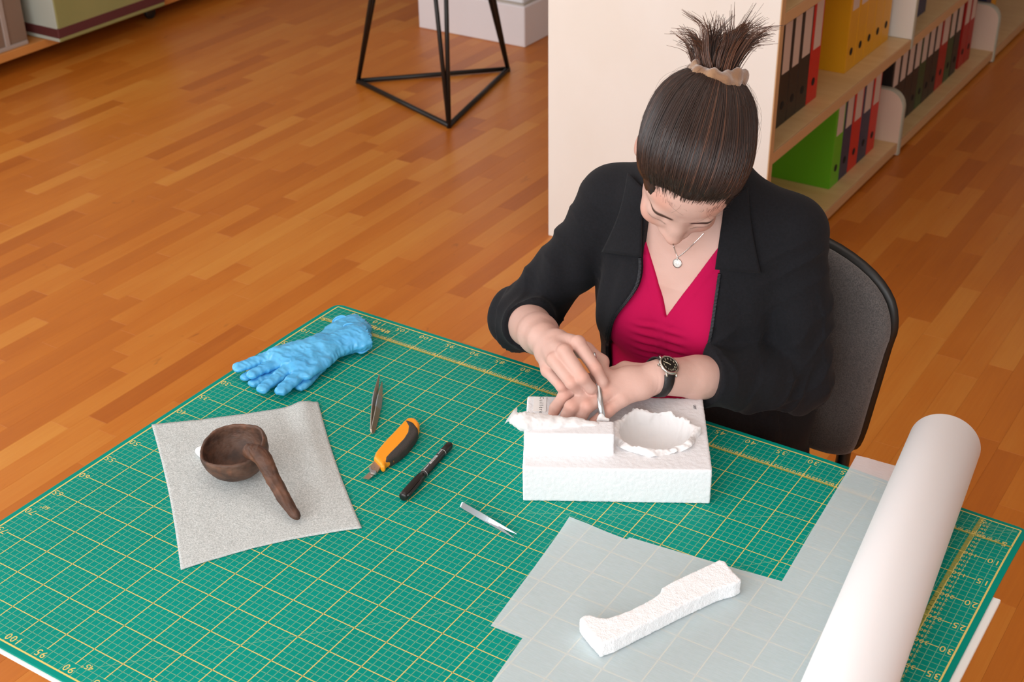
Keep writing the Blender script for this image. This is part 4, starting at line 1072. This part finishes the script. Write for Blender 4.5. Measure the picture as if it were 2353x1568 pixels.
def skin_col(P):
    c = np.tile(skin0, (len(P), 1))
    t = np.clip(.5+.5*vnoise(P, .35, 2), 0, 1)[:, None]; c = c*(1-.25*t)+pale*.25*t
    w = np.zeros(len(P))
    for k in KN: w = np.maximum(w, .42*np.exp(-np.sum((P-k)**2, 1)/1.1))
    for k in TP: w = np.maximum(w, .5*np.exp(-np.sum((P-k)**2, 1)/1.3))
    c = c*(1-w[:, None])+skin_r*w[:, None]
    H = (P-HC)@HM.T
    ch = np.clip(1-np.sum(((np.abs(H)-np.array([3.9, 8.4, 3.4]))/np.array([2.2, 3, 2.0]))**2, 1), 0, 1)*(H[:, 1] > 4)*.45; c = c*(1-ch[:, None])+skin_r*ch[:, None]
    ax = np.abs(H[:, 0]); zb = .55+.28*np.sin(np.clip((ax-1.3)/3.8, 0, 1)*math.pi)-.25*np.clip((ax-3.6)/1.6, 0, 1)
    wb = (.52-.22*np.clip((ax-3)/2.2, 0, 1)); b = sstep(1., .45, np.abs(H[:, 2]-zb)/wb)*sstep(1.0, 1.5, ax)*sstep(5.3, 4.6, ax)*(H[:, 1] > 4)*.95
    c = c*(1-b[:, None])+brow*b[:, None]
    l = sstep(1, .5, np.abs(H[:, 2]+1.85+.1*ax*0)/.16)*sstep(1.6, 1.9, ax)*sstep(4.7, 4.3, ax)*(H[:, 1] > 5)*.45; c = c*(1-l[:, None])+brow*l[:, None]
    m_ = sstep(1, .7, np.sqrt((H[:, 0]/2.1)**2+((H[:, 2]+7.45)/.85)**2))*(H[:, 1] > 7)*.8; c = c*(1-m_[:, None])+lip*m_[:, None]
    return c
person = thing('person', 'seated person in a black jacket and raspberry top, bent over the foam block', 'person', (62, 108, FLOOR))
# fine creases of the wrist and finger joints
def skin_disp(P):
    d = .02*vnoise(P, 1.2, 4)
    ax = nrm(eL-wL); q = (P-wL)@ax; rr = np.linalg.norm(P-wL-q[:, None]*ax, axis=1)
    d -= .05*np.clip(np.sin(q*9+vnoise(P, .8, 6)*2), 0, 1)**3*np.exp(-((q+1.2)/1.1)**2)*(rr < 4)
    for k in KN[4:]:
        r_ = np.linalg.norm(P-k, axis=1); d += .03*np.exp(-(r_/.8)**2)
    return d
sdf_obj('body', body, .19, m_skin, person, skin_disp, skin_col)

# --- raspberry top with a gathered V neck
m_top = material('raspberry_jersey', 'b40a48', .85, spec=.15, bump=.15, bscale=(900, 900, 900), bdist=.0006)
topS = SDF(); topS.fn(lambda P: torso(P, .45), 1.5); bust(topS, .5)
def vneck(P):
    z = P[:, 2]; xl = 62.3-(z-13.4)*.43-.02*(z-13.4)**2*.5; xr = 62.3+(z-13.4)*.52
    return np.maximum(np.maximum(xl-P[:, 0], P[:, 0]-xr)*.8, np.maximum(13.4-z, P[:, 1]-106))
topS.fn(vneck, .12, 's')
topS.fn(lambda P: P[:, 2]-27.5, .2, 'i'); topS.fn(lambda P: -16-P[:, 2], .2, 'i')
def top_disp(P):
    ax = np.abs(P[:, 0]-62.0); z = P[:, 2]; fr = (P[:, 1] < 104)
    g = .26*np.sin(z*3.9+np.abs(ax-1)*-.55+1.2*vnoise(P, .35, 5))*np.exp(-((ax-2.2)/1.9)**2)*sstep(3.5, 6, z)*sstep(13.4, 11.5, z)
    b = .14*sstep(1.0, .8, ax)*sstep(12.8, 12.0, z)
    e = np.abs(vneck(P)); b += .07*sstep(1.5, 1.3, e)*(z > 12.5)
    return (g+b)*fr+.05*vnoise(P, .3, 9)
V, Q = topS.mesh(.26, (40, 88, -18), (84, 122, 31)); V = V+nrm_rows(topS.normal(V))*top_disp(V)[:, None]
mesh_obj('top', V, Q, m_top, person, True)

# --- black jacket
m_jack = material('black_jersey_jacket', '0d0d11', .9, spec=.3, color2='131318', nscale=(300, 300, 300), bump=.35, bscale=(1200, 1200, 1200), bdist=.0006, sheen=.03)
jk0 = SDF(); jk0.fn(lambda P: torso(P, 1.35), 1.5); bust(jk0, 1.1)
jk0.ell((62.5, 111.5, -9), (18.5, 13.5, 9), 3.)
cR = lerp(eR, wR, .42); cL = lerp(eL, wL, .68)
jk0.cap(sR, nb, 5.3, 6.2, 3.); jk0.cap(sL, nb, 5.2, 6.2, 3.)
jk0.chain([sR+V3(.6, 0, 0), mR, eR, lerp(eR, cR, .5), cR], [5.3, 4.6, 4.9, 4.7, 4.35], 1.6)
jk0.chain([sL+V3(-.4, 0, 0), mL, eL, lerp(eL, cL, .5), cL], [5.3, 5.2, 5.0, 4.9, 4.45], 1.6)
ZL = [(1474, 560), (1470, 594), (1470, 620), (1463, 655), (1442, 690), (1415, 725), (1400, 760), (1395, 800), (1397, 838), (1400, 880), (1402, 930)]
ZR = [(1655, 560), (1654, 600), (1653, 630), (1648, 665), (1643, 700), (1636, 750), (1628, 795), (1622, 825), (1614, 870), (1608, 920)]
jt = SDF(); jt.p = list(jk0.p[:3])        # the body of the jacket without its sleeves
OL = jt.pix(spline(np.array(ZL, float), 40)); OR = jt.pix(spline(np.array(ZR, float), 40))
OL = OL[np.argsort(OL[:, 2])][:, [2, 0]]; OR = OR[np.argsort(OR[:, 2])][:, [2, 0]]
def opening(P):
    xl = np.interp(P[:, 2], OL[:, 0], OL[:, 1]); xr = np.interp(P[:, 2], OR[:, 0], OR[:, 1])
    return np.maximum(np.maximum(xl-P[:, 0], P[:, 0]-xr)*.85, P[:, 1]-105)
jk = SDF(); jk.p = list(jk0.p); jk.fn(opening, .15, 's')
for c_, e_, w_ in ((cR, eR, wR), (cL, eL, wL)):
    d_ = nrm(w_-e_)
    def cuff_cut(P, c_=c_, d_=d_):
        q = (P-c_)@d_; r = np.linalg.norm(P-c_-q[:, None]*d_, axis=1); return np.maximum(r-5.0, np.maximum(.35-q, q-6))
    jk.fn(cuff_cut, .2, 's')
jk.cap(nb+V3(0, -1, 1.5), HD(0, -2, -9), 5.6, 5.4, .3, 's')
jk.fn(lambda P: -17-P[:, 2], .3, 'i')
def folds(P):
    d = .10*vnoise(P, .22, 1)
    for a, b, ph, sgn in ((sR, eR, 0., 1), (eR, cR, 1., 1), (sL, eL, 2., 1), (eL, cL, .5, 1)):
        ax = b-a; L = np.linalg.norm(ax); ax = ax/L; q = (P-a)@ax; r = P-a-q[:, None]*ax; rn = np.linalg.norm(r, axis=1)
        near = sstep(9.5, 6.5, rn)*sstep(-1, 3, q)*sstep(L+3, L-1, q)
        sp = q*.95+.9*vnoise(P, .16, 3+int(ph*2))*3+ph*2+r@np.array([.3, .35, .2])
        d += near*.46*(1-2*np.abs(np.sin(sp*.75))**.7)*np.clip(.45+.55*vnoise(P, .13, 8), 0, 1)
    # drapes of the front panels
    fr = (P[:, 1] < 104)*(P[:, 2] < 26); d += fr*.30*np.sin(P[:, 0]*1.25+.35*P[:, 2]*.3+1.5*vnoise(P, .12, 6))*sstep(24, 12, P[:, 2])*sstep(.3, 3.5, np.abs(opening(P)))
    return d+.14
V, Q = jk.mesh(.33, (20, 84, -20), (96, 126, 38)); V = V+nrm_rows(jk.normal(V))*folds(V)[:, None]
jacket = mesh_obj('jacket', V, Q, m_jack, person, True)
# collar flaps, laid on the jacket
def collar(quad, name, lift0, bow):
    q = np.array(quad, float); n, m = 16, 20; PP = []
    for j in range(m):
        v = j/(m-1)
        for i in range(n):
            u = i/(n-1); p = q[0]*(1-u)*(1-v)+q[1]*u*(1-v)+q[2]*u*v+q[3]*(1-u)*v; p = p+np.array(bow)*math.sin(math.pi*v)*u; PP.append(p)
    P = jk0.pix(PP, .55); N = nrm_rows(jk0.normal(P)); V = []
    for k, p in enumerate(P):
        u = (k % n)/(n-1); v = (k//n)/(m-1); V.append(p+N[k]*(lift0+.25*u*(1-v)+.18*math.sin(math.pi*u)))
    V = np.array(V); B = V-N*.32; F = []; K = n*m
    for j in range(m-1):
        for i in range(n-1):
            f = [j*n+i, j*n+i+1, (j+1)*n+i+1, (j+1)*n+i]; F.append(f); F.append([a+K for a in f][::-1])
    rg = list(range(n))+[j*n+n-1 for j in range(1, m)]+[(m-1)*n+i for i in range(n-2, -1, -1)]+[j*n for j in range(m-2, 0, -1)]
    for a, b in zip(rg, rg[1:]+rg[:1]): F.append([b, a, a+K, b+K])
    bm = bmesh.new(); vv = [bm.verts.new(x) for x in np.concatenate([V, B])]
    for f in F: bm.faces.new([vv[i] for i in f])
    bmesh.ops.recalc_face_normals(bm, faces=bm.faces[:])
    return bm_obj(name, bm, m_jack, jacket, True)
collar([(1476, 430), (1445, 400), (1383, 579), (1473, 591)], 'collar_flap', .15, (10, 0))
collar([(1664, 470), (1716, 430), (1748, 628), (1643, 619)], 'collar_flap', .15, (-4, 0))
# zip along both front edges
m_zip = material('dark_zip_metal', '2c2c30', .45, metal=.6); m_tape = material('black_zip_tape', '101012', .8)
def zipline(pts, name):
    S = spline(np.array(pts, float), 160); P = jt.pix(S, .12); T = np.gradient(P, axis=0); L = []
    tp = tube(name, P, .24, m_tape, jacket, 6)
    ln = np.concatenate([[0], np.cumsum(np.linalg.norm(np.diff(P, axis=0), axis=1))]); k = 0.
    while k < ln[-1]:
        c = np.array([np.interp(k, ln, P[:, i]) for i in range(3)]); t = nrm([np.interp(k, ln, T[:, i]) for i in range(3)])
        s_ = nrm(np.cross(t, CC-c)); u_ = np.cross(s_, t); hh = [s_*.22, t*.055, u_*.30]
        V = np.array([c+hh[0]*a+hh[1]*b+hh[2]*d for a in (-1, 1) for b in (-1, 1) for d in (-1, 1)])
        L.append((V, [[0, 1, 3, 2], [4, 6, 7, 5], [0, 4, 5, 1], [2, 3, 7, 6], [0, 2, 6, 4], [1, 5, 7, 3]])); k += .21
    V, F = join_vf(L); mesh_obj('zip_teeth', V, F, m_zip, tp)
zipline(ZL[1:], 'zip')
zipline(ZR[2:], 'zip')

# --- trousers and shoes (under the table)
m_trou = material('black_trousers', '0f0f12', .9, bump=.2, bscale=(500, 500, 500))
tr = SDF(); tr.ell((62.5, 112, -22), (19.5, 13.5, 10.5), 2.)
for hx, kx, fx in ((54, 51, 51), (73.5, 77, 76)):
    tr.chain([V3(hx, 108, -18.5), V3(kx, 70, -18.5)], [9.2, 7.2], 2.); tr.chain([V3(kx, 70, -18.5), V3(fx, 76, -64)], [6.8, 4.8], 2.)
tr.fn(lambda P: -66-P[:, 2], .3, 'i')
sdf_obj('trousers', tr, .8, m_trou, person, lambda P: .25*vnoise(P, .18, 2))
m_shoe = material('black_leather_shoe', '141212', .4)
for fx in (51, 76):
    s = SDF().chain([V3(fx, 78, -69.6), V3(fx, 66, -70.6)], [3.9, 3.4], 1.); s.cap(V3(fx, 76.5, -62), V3(fx, 77, -69), 4.2, 4.0, 1.5); s.fn(lambda P: FLOOR+.1-P[:, 2], .2, 'i')
    sdf_obj('shoe', s, .5, m_shoe, person)

# --- hair: a smooth cap drawn back into a ponytail, with strands laid over it
m_hair = material('dark_brown_hair', '2a1c17', .38, spec=.6, attr='Col', color2='2a1c17')
m_hair = bpy.data.materials.new('dark_brown_hair_strands'); m_hair.use_nodes = True
def hair_nodes(m):
    N = m.node_tree.nodes; L = m.node_tree.links; b = N['Principled BSDF']; a = N.new('ShaderNodeAttribute'); a.attribute_name = 'Col'
    L.new(a.outputs['Color'], b.inputs['Base Color']); b.inputs['Roughness'].default_value = .36; b.inputs['Specular IOR Level'].default_value = .55
hair_nodes(m_hair)
def ell_d(P, c, r):
    d = (P-c)@HM.T; r = np.array(r, float); k0 = np.linalg.norm(d/r, axis=1); k1 = np.linalg.norm(d/(r*r), axis=1)+1e-9; return k0*(k0-1)/k1
def hair_d(P):
    H = (P-HC)@HM.T
    g = ell_d(P, HD(0, 10.6, -3.9), (7.0, 6.2, 8.6))+.35*np.cos(H[:, 0]*.9)-.25*np.abs(vnoise(P, .9, 4))   # how far inside the hairline
    t = -.3+1.2*sstep(-.3, 4.6, g)
    cap_ = np.minimum(ell_d(P, HD(0, -.6, 2.0), (7.2, 9.2, 8.7))-t, ell_d(P, HD(0, 4.7, 1.6), (6.15, 5.0, 5.0))-.35*t-.02)
    bun = ell_d(P, HD(0, -5.5, 4.2), (6.2, 5.2, 5.6)); k = np.clip(.5+.5*(cap_-bun)/3., 0, 1); return cap_+(bun-cap_)*k-3.*k*(1-k)
hs = SDF(); hs.fn(hair_d, .1); hs.fn(lambda P: -((P-HC)@HM[2])-4.8-.25*((P-HC)@HM[1]), .6, 'i')
h_dark = np.array(lin('1f1410')[:3]); h_mid = np.array(lin('38241b')[:3]); h_light = np.array(lin('6a4430')[:3])
pt = HD(.6, -9.6, 6.0)          # where the ponytail leaves the head
def hair_cap_col(P): return np.tile(h_dark, (len(P), 1))
hair = sdf_obj('hair', hs, .22, m_hair, person, lambda P: .05*vnoise(P, .8, 3), hair_cap_col, lo=HC-14, hi=HC+14)
def strands(name, paths, rad, cols, parent, n=4):
    V = []; F = []; Cc = []; k = 0
    for P, r, c in zip(paths, rad, cols):
        v, f = tube_vf(P, r, n, cap=False); V.append(v); F += [[i+k for i in q] for q in f]; k += len(v); Cc.append(np.tile(c, (len(v), 1)))
    return tag(mesh_obj(name, np.concatenate(V), F, m_hair, parent, True, colors=np.concatenate(Cc)), kind='stuff')
r7 = random.Random(21); paths = []; rads = []; cols = []
def on_head(dirs, lift):
    "points on the hair cap along directions from the head's middle"
    O = HD(0, -.8, 2.0); D = dirs; t = np.full(len(D), 12.)
    for _ in range(30): t = t-hs0.ev(O+D*t[:, None])*.8
    return O+D*(t+lift)[:, None]
hs0 = SDF(); hs0.fn(lambda P: np.minimum(np.minimum(hair_d(P), ell_d(P, HD(0, -.6, 2.0), (7.2, 9.2, 8.7))), ell_d(P, HD(0, 4.7, 1.6), (6.15, 5.0, 5.0))-.12), .1)
pdir = nrm((pt-HD(0, -.8, 2.0))@HM.T)
def slerp(st, tt):
    om = math.acos(max(-1, min(1, float(st@pdir)))); return np.array([(math.sin((1-t)*om)*st+math.sin(t*om)*pdir)/math.sin(om) for t in tt])
def lay(todo, name, n):
    "todo: (directions in the head frame, lift, radii, colour); all strands are put on the head in one go"
    A = on_head(np.concatenate([nrm_rows(d) for d, *_ in todo])@HM, np.concatenate([l for _, l, *_ in todo])); k = 0; P = []
    for d, *_ in todo: P.append(A[k:k+len(d)]); k += len(d)
    strands(name, P, [t[2] for t in todo], [t[3] for t in todo], hair, n)
def hairline(th):
    "direction of the hairline at an angle round the head"
    zc = .34-.30*abs(math.sin(th))**1.5-.55*max(0, -math.cos(th)) if math.cos(th) > -.2 else -.45
    return np.array([math.sin(th), math.cos(th)*.92, zc])
todo = []
while len(todo) < 2400:
    th = r7.uniform(-math.pi, math.pi); st = nrm(hairline(th)+np.array([0, 0, r7.uniform(-.05, .16)])); f0 = r7.choice((0, 0, 0, r7.uniform(0, .5)))
    if float(st@pdir) > .985: continue
    tt = np.linspace(f0, 1, 13); D = slerp(st, tt)+np.outer(np.sin(tt*math.pi), np.cross(st, pdir))*r7.gauss(0, .012); u = r7.random()
    lf = (r7.uniform(.0, .14)+.02*np.sin(tt*9+r7.random()*6))*np.clip(tt*8+.1, 0, 1)
    todo.append((D, lf, np.interp(tt, [0, .1, .9, 1], [.015, .05, .055, .03])*r7.uniform(.7, 1.3), h_dark*(1-u)+h_mid*u if r7.random() < .93 else h_mid*(1-u)+h_light*u))
lay(todo, 'hair_strands', 4)
# fine short hairs that soften the hairline, and a few stray ones
todo = []
for k in range(420):
    th = r7.uniform(-1.35, 1.35); st = nrm(hairline(th)+np.array([0, 0, r7.uniform(-.14, .02)])); tt = np.linspace(0, r7.uniform(.1, .22), 8)
    todo.append((slerp(st, tt)+np.outer(np.sin(np.linspace(0, 3, 8)), np.cross(st, pdir))*r7.gauss(0, .015), np.linspace(.02, .12, 8), np.linspace(.006, .018, 8), h_mid))
for k in range(14):
    th = r7.uniform(-1.0, 1.1); st = nrm(hairline(th)+np.array([0, 0, r7.uniform(-.05, .05)])); b_ = r7.gauss(.05, .18); L_ = r7.uniform(.15, .34)
    D = np.array([st+np.array([b_*t*t, 0.05*t, -L_*t]) for t in np.linspace(0, 1, 9)]); todo.append((D, np.linspace(.08, .3, 9), np.full(9, .009), h_mid))
for k in range(90):
    th = r7.uniform(-2.6, 2.6); st = nrm(hairline(th)); t0 = r7.uniform(.1, .85); tt = np.linspace(t0, min(1, t0+.3), 9)
    todo.append((slerp(st, tt), .12+r7.uniform(.1, .7)*np.sin(np.linspace(0, math.pi, 9)), np.full(9, .013), h_mid))
lay(todo, 'stray_hair', 3)
# ponytail bursting out of the scrunchie
pd = nrm(HM[1]*-.86+HM[2]*.42+V3(0, 0, .35))           # its direction: up and back
ps, pu, _ = frame_of(pd, HM[0]); paths = []; rads = []; cols = []
upi = nrm(-RR[1]+.05*RR[0]); rt = RR[0]; dp = RR[2]
for k in range(46):
    f_ = (k % 23)/22*2-1+r7.gauss(0, .06); sd2 = r7.gauss(0, .8)
    o_ = pt+pd*.3+rt*(f_*1.7)+dp*r7.gauss(0, .7)
    Lh = r7.uniform(5.5, 9.2)*(1.15 if f_ > .15 else 1.); curl = r7.choice((-1, 1, 1, -.4))*r7.uniform(.2, .9)
    d0 = nrm(upi+rt*(.75*f_)+dp*.25*sd2+pd*.4); d1 = nrm(upi*.95+rt*(.60*f_+.22)+dp*.4*sd2); d2 = nrm(upi*r7.uniform(.1, .8)+rt*(f_*.9+.3+.6*curl)+dp*.5*sd2+V3(0, 0, -.3*r7.random()))
    G = spline([o_, o_+d0*Lh*.33, o_+d0*Lh*.33+d1*Lh*.36, o_+d0*Lh*.33+d1*Lh*.36+d2*Lh*.38], 12); u0 = r7.random()
    for q in range(26):
        of = np.array([r7.gauss(0, 1), r7.gauss(0, 1), r7.gauss(0, 1)]); tt = np.linspace(0, 1, 12); w_ = .42*(1-.45*tt)+.25*tt*tt*(r7.random() < .35)
        P = G+of[None]*w_[:, None]*.8+np.outer(tt**2, nrm(of))*r7.uniform(0, .9)*(q % 4 == 0); n_ = r7.randint(8, 12); P = P[:n_]
        paths.append(P); rads.append(np.linspace(.065, .02, n_)); u = min(1, max(0, u0+r7.gauss(0, .25))); cols.append(h_dark*(1-u)+h_light*u)
strands('ponytail', paths, rads, cols, hair)
m_scr = material('beige_velvet', '96714f', .9, color2='7d5a3e', nscale=(60, 60, 60), sheen=.8, bump=.5, bscale=(140, 140, 140), bdist=.003)
V = []; F = []; n, m = 90, 22
for i in range(n):
    a_ = 2*math.pi*i/n; c = pt+pd*.1+(ps*math.cos(a_)+pu*math.sin(a_))*3.15
    for j in range(m):
        b_ = 2*math.pi*j/m; rr_ = 1.3*(1+.14*math.sin(5*a_+2*b_)+.09*math.sin(11*a_-b_)+.12*math.sin(3*a_+3*b_+1))
        V.append(c+(ps*math.cos(a_)+pu*math.sin(a_))*rr_*math.cos(b_)*.85+pd*rr_*math.sin(b_)*1.25)
for i in range(n):
    for j in range(m): F.append([i*m+j, ((i+1) % n)*m+j, ((i+1) % n)*m+(j+1) % m, i*m+(j+1) % m])
mesh_obj('scrunchie', V, F, m_scr, person, True)

# ================================================================== necklace, wristwatch and the tool in the hand
m_silver = material('silver_chain', 'd8d4ce', .25, metal=1.); m_shell = material('white_shell_disc', 'efece8', .35, color2='e2ddd6', nscale=(150, 150, 150))
pc = body.pix([(1557, 605)])[0]; pn = nrm(body.normal(pc[None])[0])
neck = thing('necklace', 'fine silver necklace with a round white shell pendant', 'necklace', tuple(pc))
C1 = body.pix(spline(np.array([(1557, 592), (1575, 578), (1592, 562), (1606, 548), (1617, 536)], float), 60), .09); C2 = body.pix(spline(np.array([(1557, 592), (1553, 582), (1549, 570), (1546, 560)], float), 20), .09)
L = []
for C_ in (C1, C2):
    for i in range(len(C_)-1):
        d_ = C_[i+1]-C_[i]; L.append(tube_vf([C_[i]-d_*.1, C_[i]+d_*.6], .07, 6))
V, F = join_vf(L); mesh_obj('chain', V, F, m_silver, neck)
V, F = lathe_vf([(.05, .3), (.35, .28), (.56, .2), (.66, .08), (.64, 0)], 28, pc+pn*.03, pn); pend = mesh_obj('pendant', V, F, m_shell, neck, True)
V, F = lathe_vf([(.64, 0), (.74, .04), (.74, .14), (.64, .16)], 28, pc+pn*.03, pn, cap=False); mesh_obj('bezel', V, F, m_silver, pend, True)
a1, a2, _ = frame_of(pn); SP = [pc+pn*(.34-.1*(t/11)**2)+(a1*math.cos(t)+a2*math.sin(t))*.045*t for t in np.linspace(.3, 10.5, 50)]; tube('spiral', SP, .022, material('grey_spiral', 'a9a29a', .5), pend, 5)
bl = body.pix([(1557, 592)], .1)[0]; tube('bail', [bl, lerp(bl, pc, .45)+pn*.1], .12, m_silver, neck, 8)

wax = nrm(eL-wL); wq = body.pix([(1534, 843)])[0]; wc0 = wL+wax*((wq-wL)@wax); wn = nrm(wq-wc0-wax*((wq-wc0)@wax))
watch = thing('wristwatch', 'steel wristwatch with a black dial on the left wrist', 'watch', tuple(wq))
m_case = material('polished_steel_case', 'cfccc4', .2, metal=1.); m_dial = material('black_dial', '1b1814', .35); m_lum = material('cream_lume', 'e9e2c4', .5); m_strap = material('black_leather_strap', '1c1a1b', .5, bump=.3, bscale=(300, 300, 300))
wt = np.cross(wax, wn); wz = wc0+wn*(np.linalg.norm(wq-wc0)+.12)
V, F = lathe_vf([(1.2, 0), (1.52, .05), (1.62, .2), (1.62, .46), (1.46, .58), (1.34, .56), (1.30, .5)], 40, wz, wn); cs = mesh_obj('case', V, F, m_case, watch, True)
V, F = lathe_vf([(1.31, .0), (1.31, .02)], 36, wz+wn*.505, wn); dl = mesh_obj('dial', V, F, m_dial, watch)
L = []
up_w = -wt if np.dot(wt, -RR[1]) > 0 else wt      # twelve points towards the hand-side edge seen lower in the photo
if np.dot(up_w, RR[1]) < 0: up_w = -up_w
rgt = np.cross(up_w, wn)
for h_ in range(1, 13):
    a_ = math.radians(30*h_); c = wz+wn*.535+(rgt*math.sin(a_)+up_w*math.cos(a_))*.98
    L.append(text_vf(str(h_), .34, lambda v, c=c: c+rgt*v[0]+up_w*v[1]))
V, F = join_vf(L); mesh_obj('numerals', V, F, m_lum, dl)
def whand(ang, l, w): 
    a_ = math.radians(ang); d_ = rgt*math.sin(a_)+up_w*math.cos(a_); s_ = np.cross(d_, wn)*w; o_ = wz+wn*.55
    return mesh_obj('hand', [o_-d_*.15-s_, o_+d_*l*.75-s_, o_+d_*l, o_+d_*l*.75+s_, o_-d_*.15+s_], [[0, 1, 2, 3, 4]], m_lum, dl)
whand(118, 1.02, .06); whand(124, .62, .08)
for sg in (-1, 1):
    for s2 in (-1, 1): tube('lug', [wz+wt*sg*1.2+wax*s2*.9+wn*.2, wz+wt*sg*1.85+wax*s2*.82+wn*-.05], .16, m_case, cs, 8)
V, F = lathe_vf([(.2, 0), (.22, .05), (.22, .3), (.12, .34)], 14, wz+wn*.25-wax*1.6, -wax); mesh_obj('crown', V, F, m_case, cs)
ST_ = []
for k in range(64):
    f_ = 2*math.pi*k/64; d_ = wn*math.cos(f_)+wt*math.sin(f_); t = 4.5
    for _ in range(25): t -= float(body.ev((wc0+d_*t)[None])[0])*.8
    ST_.append((wc0, d_, t))
V = []; F = []
for k, (c, d_, t) in enumerate(ST_):
    hw = .82 if k < 32 else .82; hw = .72+.2*abs(math.cos(2*math.pi*k/64)); 
    for s_, o_ in ((-hw, .06), (hw, .06), (hw, .24), (0, .30), (-hw, .24)): V.append(c+d_*(t+o_)+wax*s_)
for k in range(64):
    for j in range(5): F.append([k*5+j, k*5+(j+1) % 5, ((k+1) % 64)*5+(j+1) % 5, ((k+1) % 64)*5+j])
V = np.array(V); keep = [k for k in range(64) if math.cos(2*math.pi*k/64) < .90]
F = [f for f in F if all((v//5) in keep for v in f)]
mesh_obj('strap', V, F, m_strap, watch, True)

tool = thing('spatula_tool', 'thin steel spatula held upright in the right hand', 'spatula', tuple(PX(1384, 966, 200.9)))
ta, tb = PX(1366, 811, 204.8), PX(1383.5, 960, 200.9); td = nrm(tb-ta); ts, tu, _ = frame_of(td, CC-ta)
V = []; F = []
secs = [(0, .12, .1), (.25, .22, .16), (4.5, .30, .2), (7, .42, .22), (np.linalg.norm(tb-ta), .46, .24)]
for s_, w_, h_ in secs:
    for k in range(12): a_ = 2*math.pi*k/12; V.append(ta+td*s_+ts*w_*math.cos(a_)+tu*h_*math.sin(a_))
for i in range(len(secs)-1):
    for k in range(12): F.append([i*12+k, i*12+(k+1) % 12, (i+1)*12+(k+1) % 12, (i+1)*12+k])
F += [list(range(12))[::-1], [48+k for k in range(12)]]
mesh_obj('shaft', V, F, m_steel2, tool, True)
s = SDF().cap(tb-td*.2-ts*.1, tb+td*.3-ts*.55, .42, .3, .3); s.cap(tb+td*.2+ts*.0, tb+td*.45+ts*.75, .36, .26, .3)
sdf_obj('padded_tip', s, .08, m_foamw, tool, lambda P: .04*vnoise(P, 4, 2))
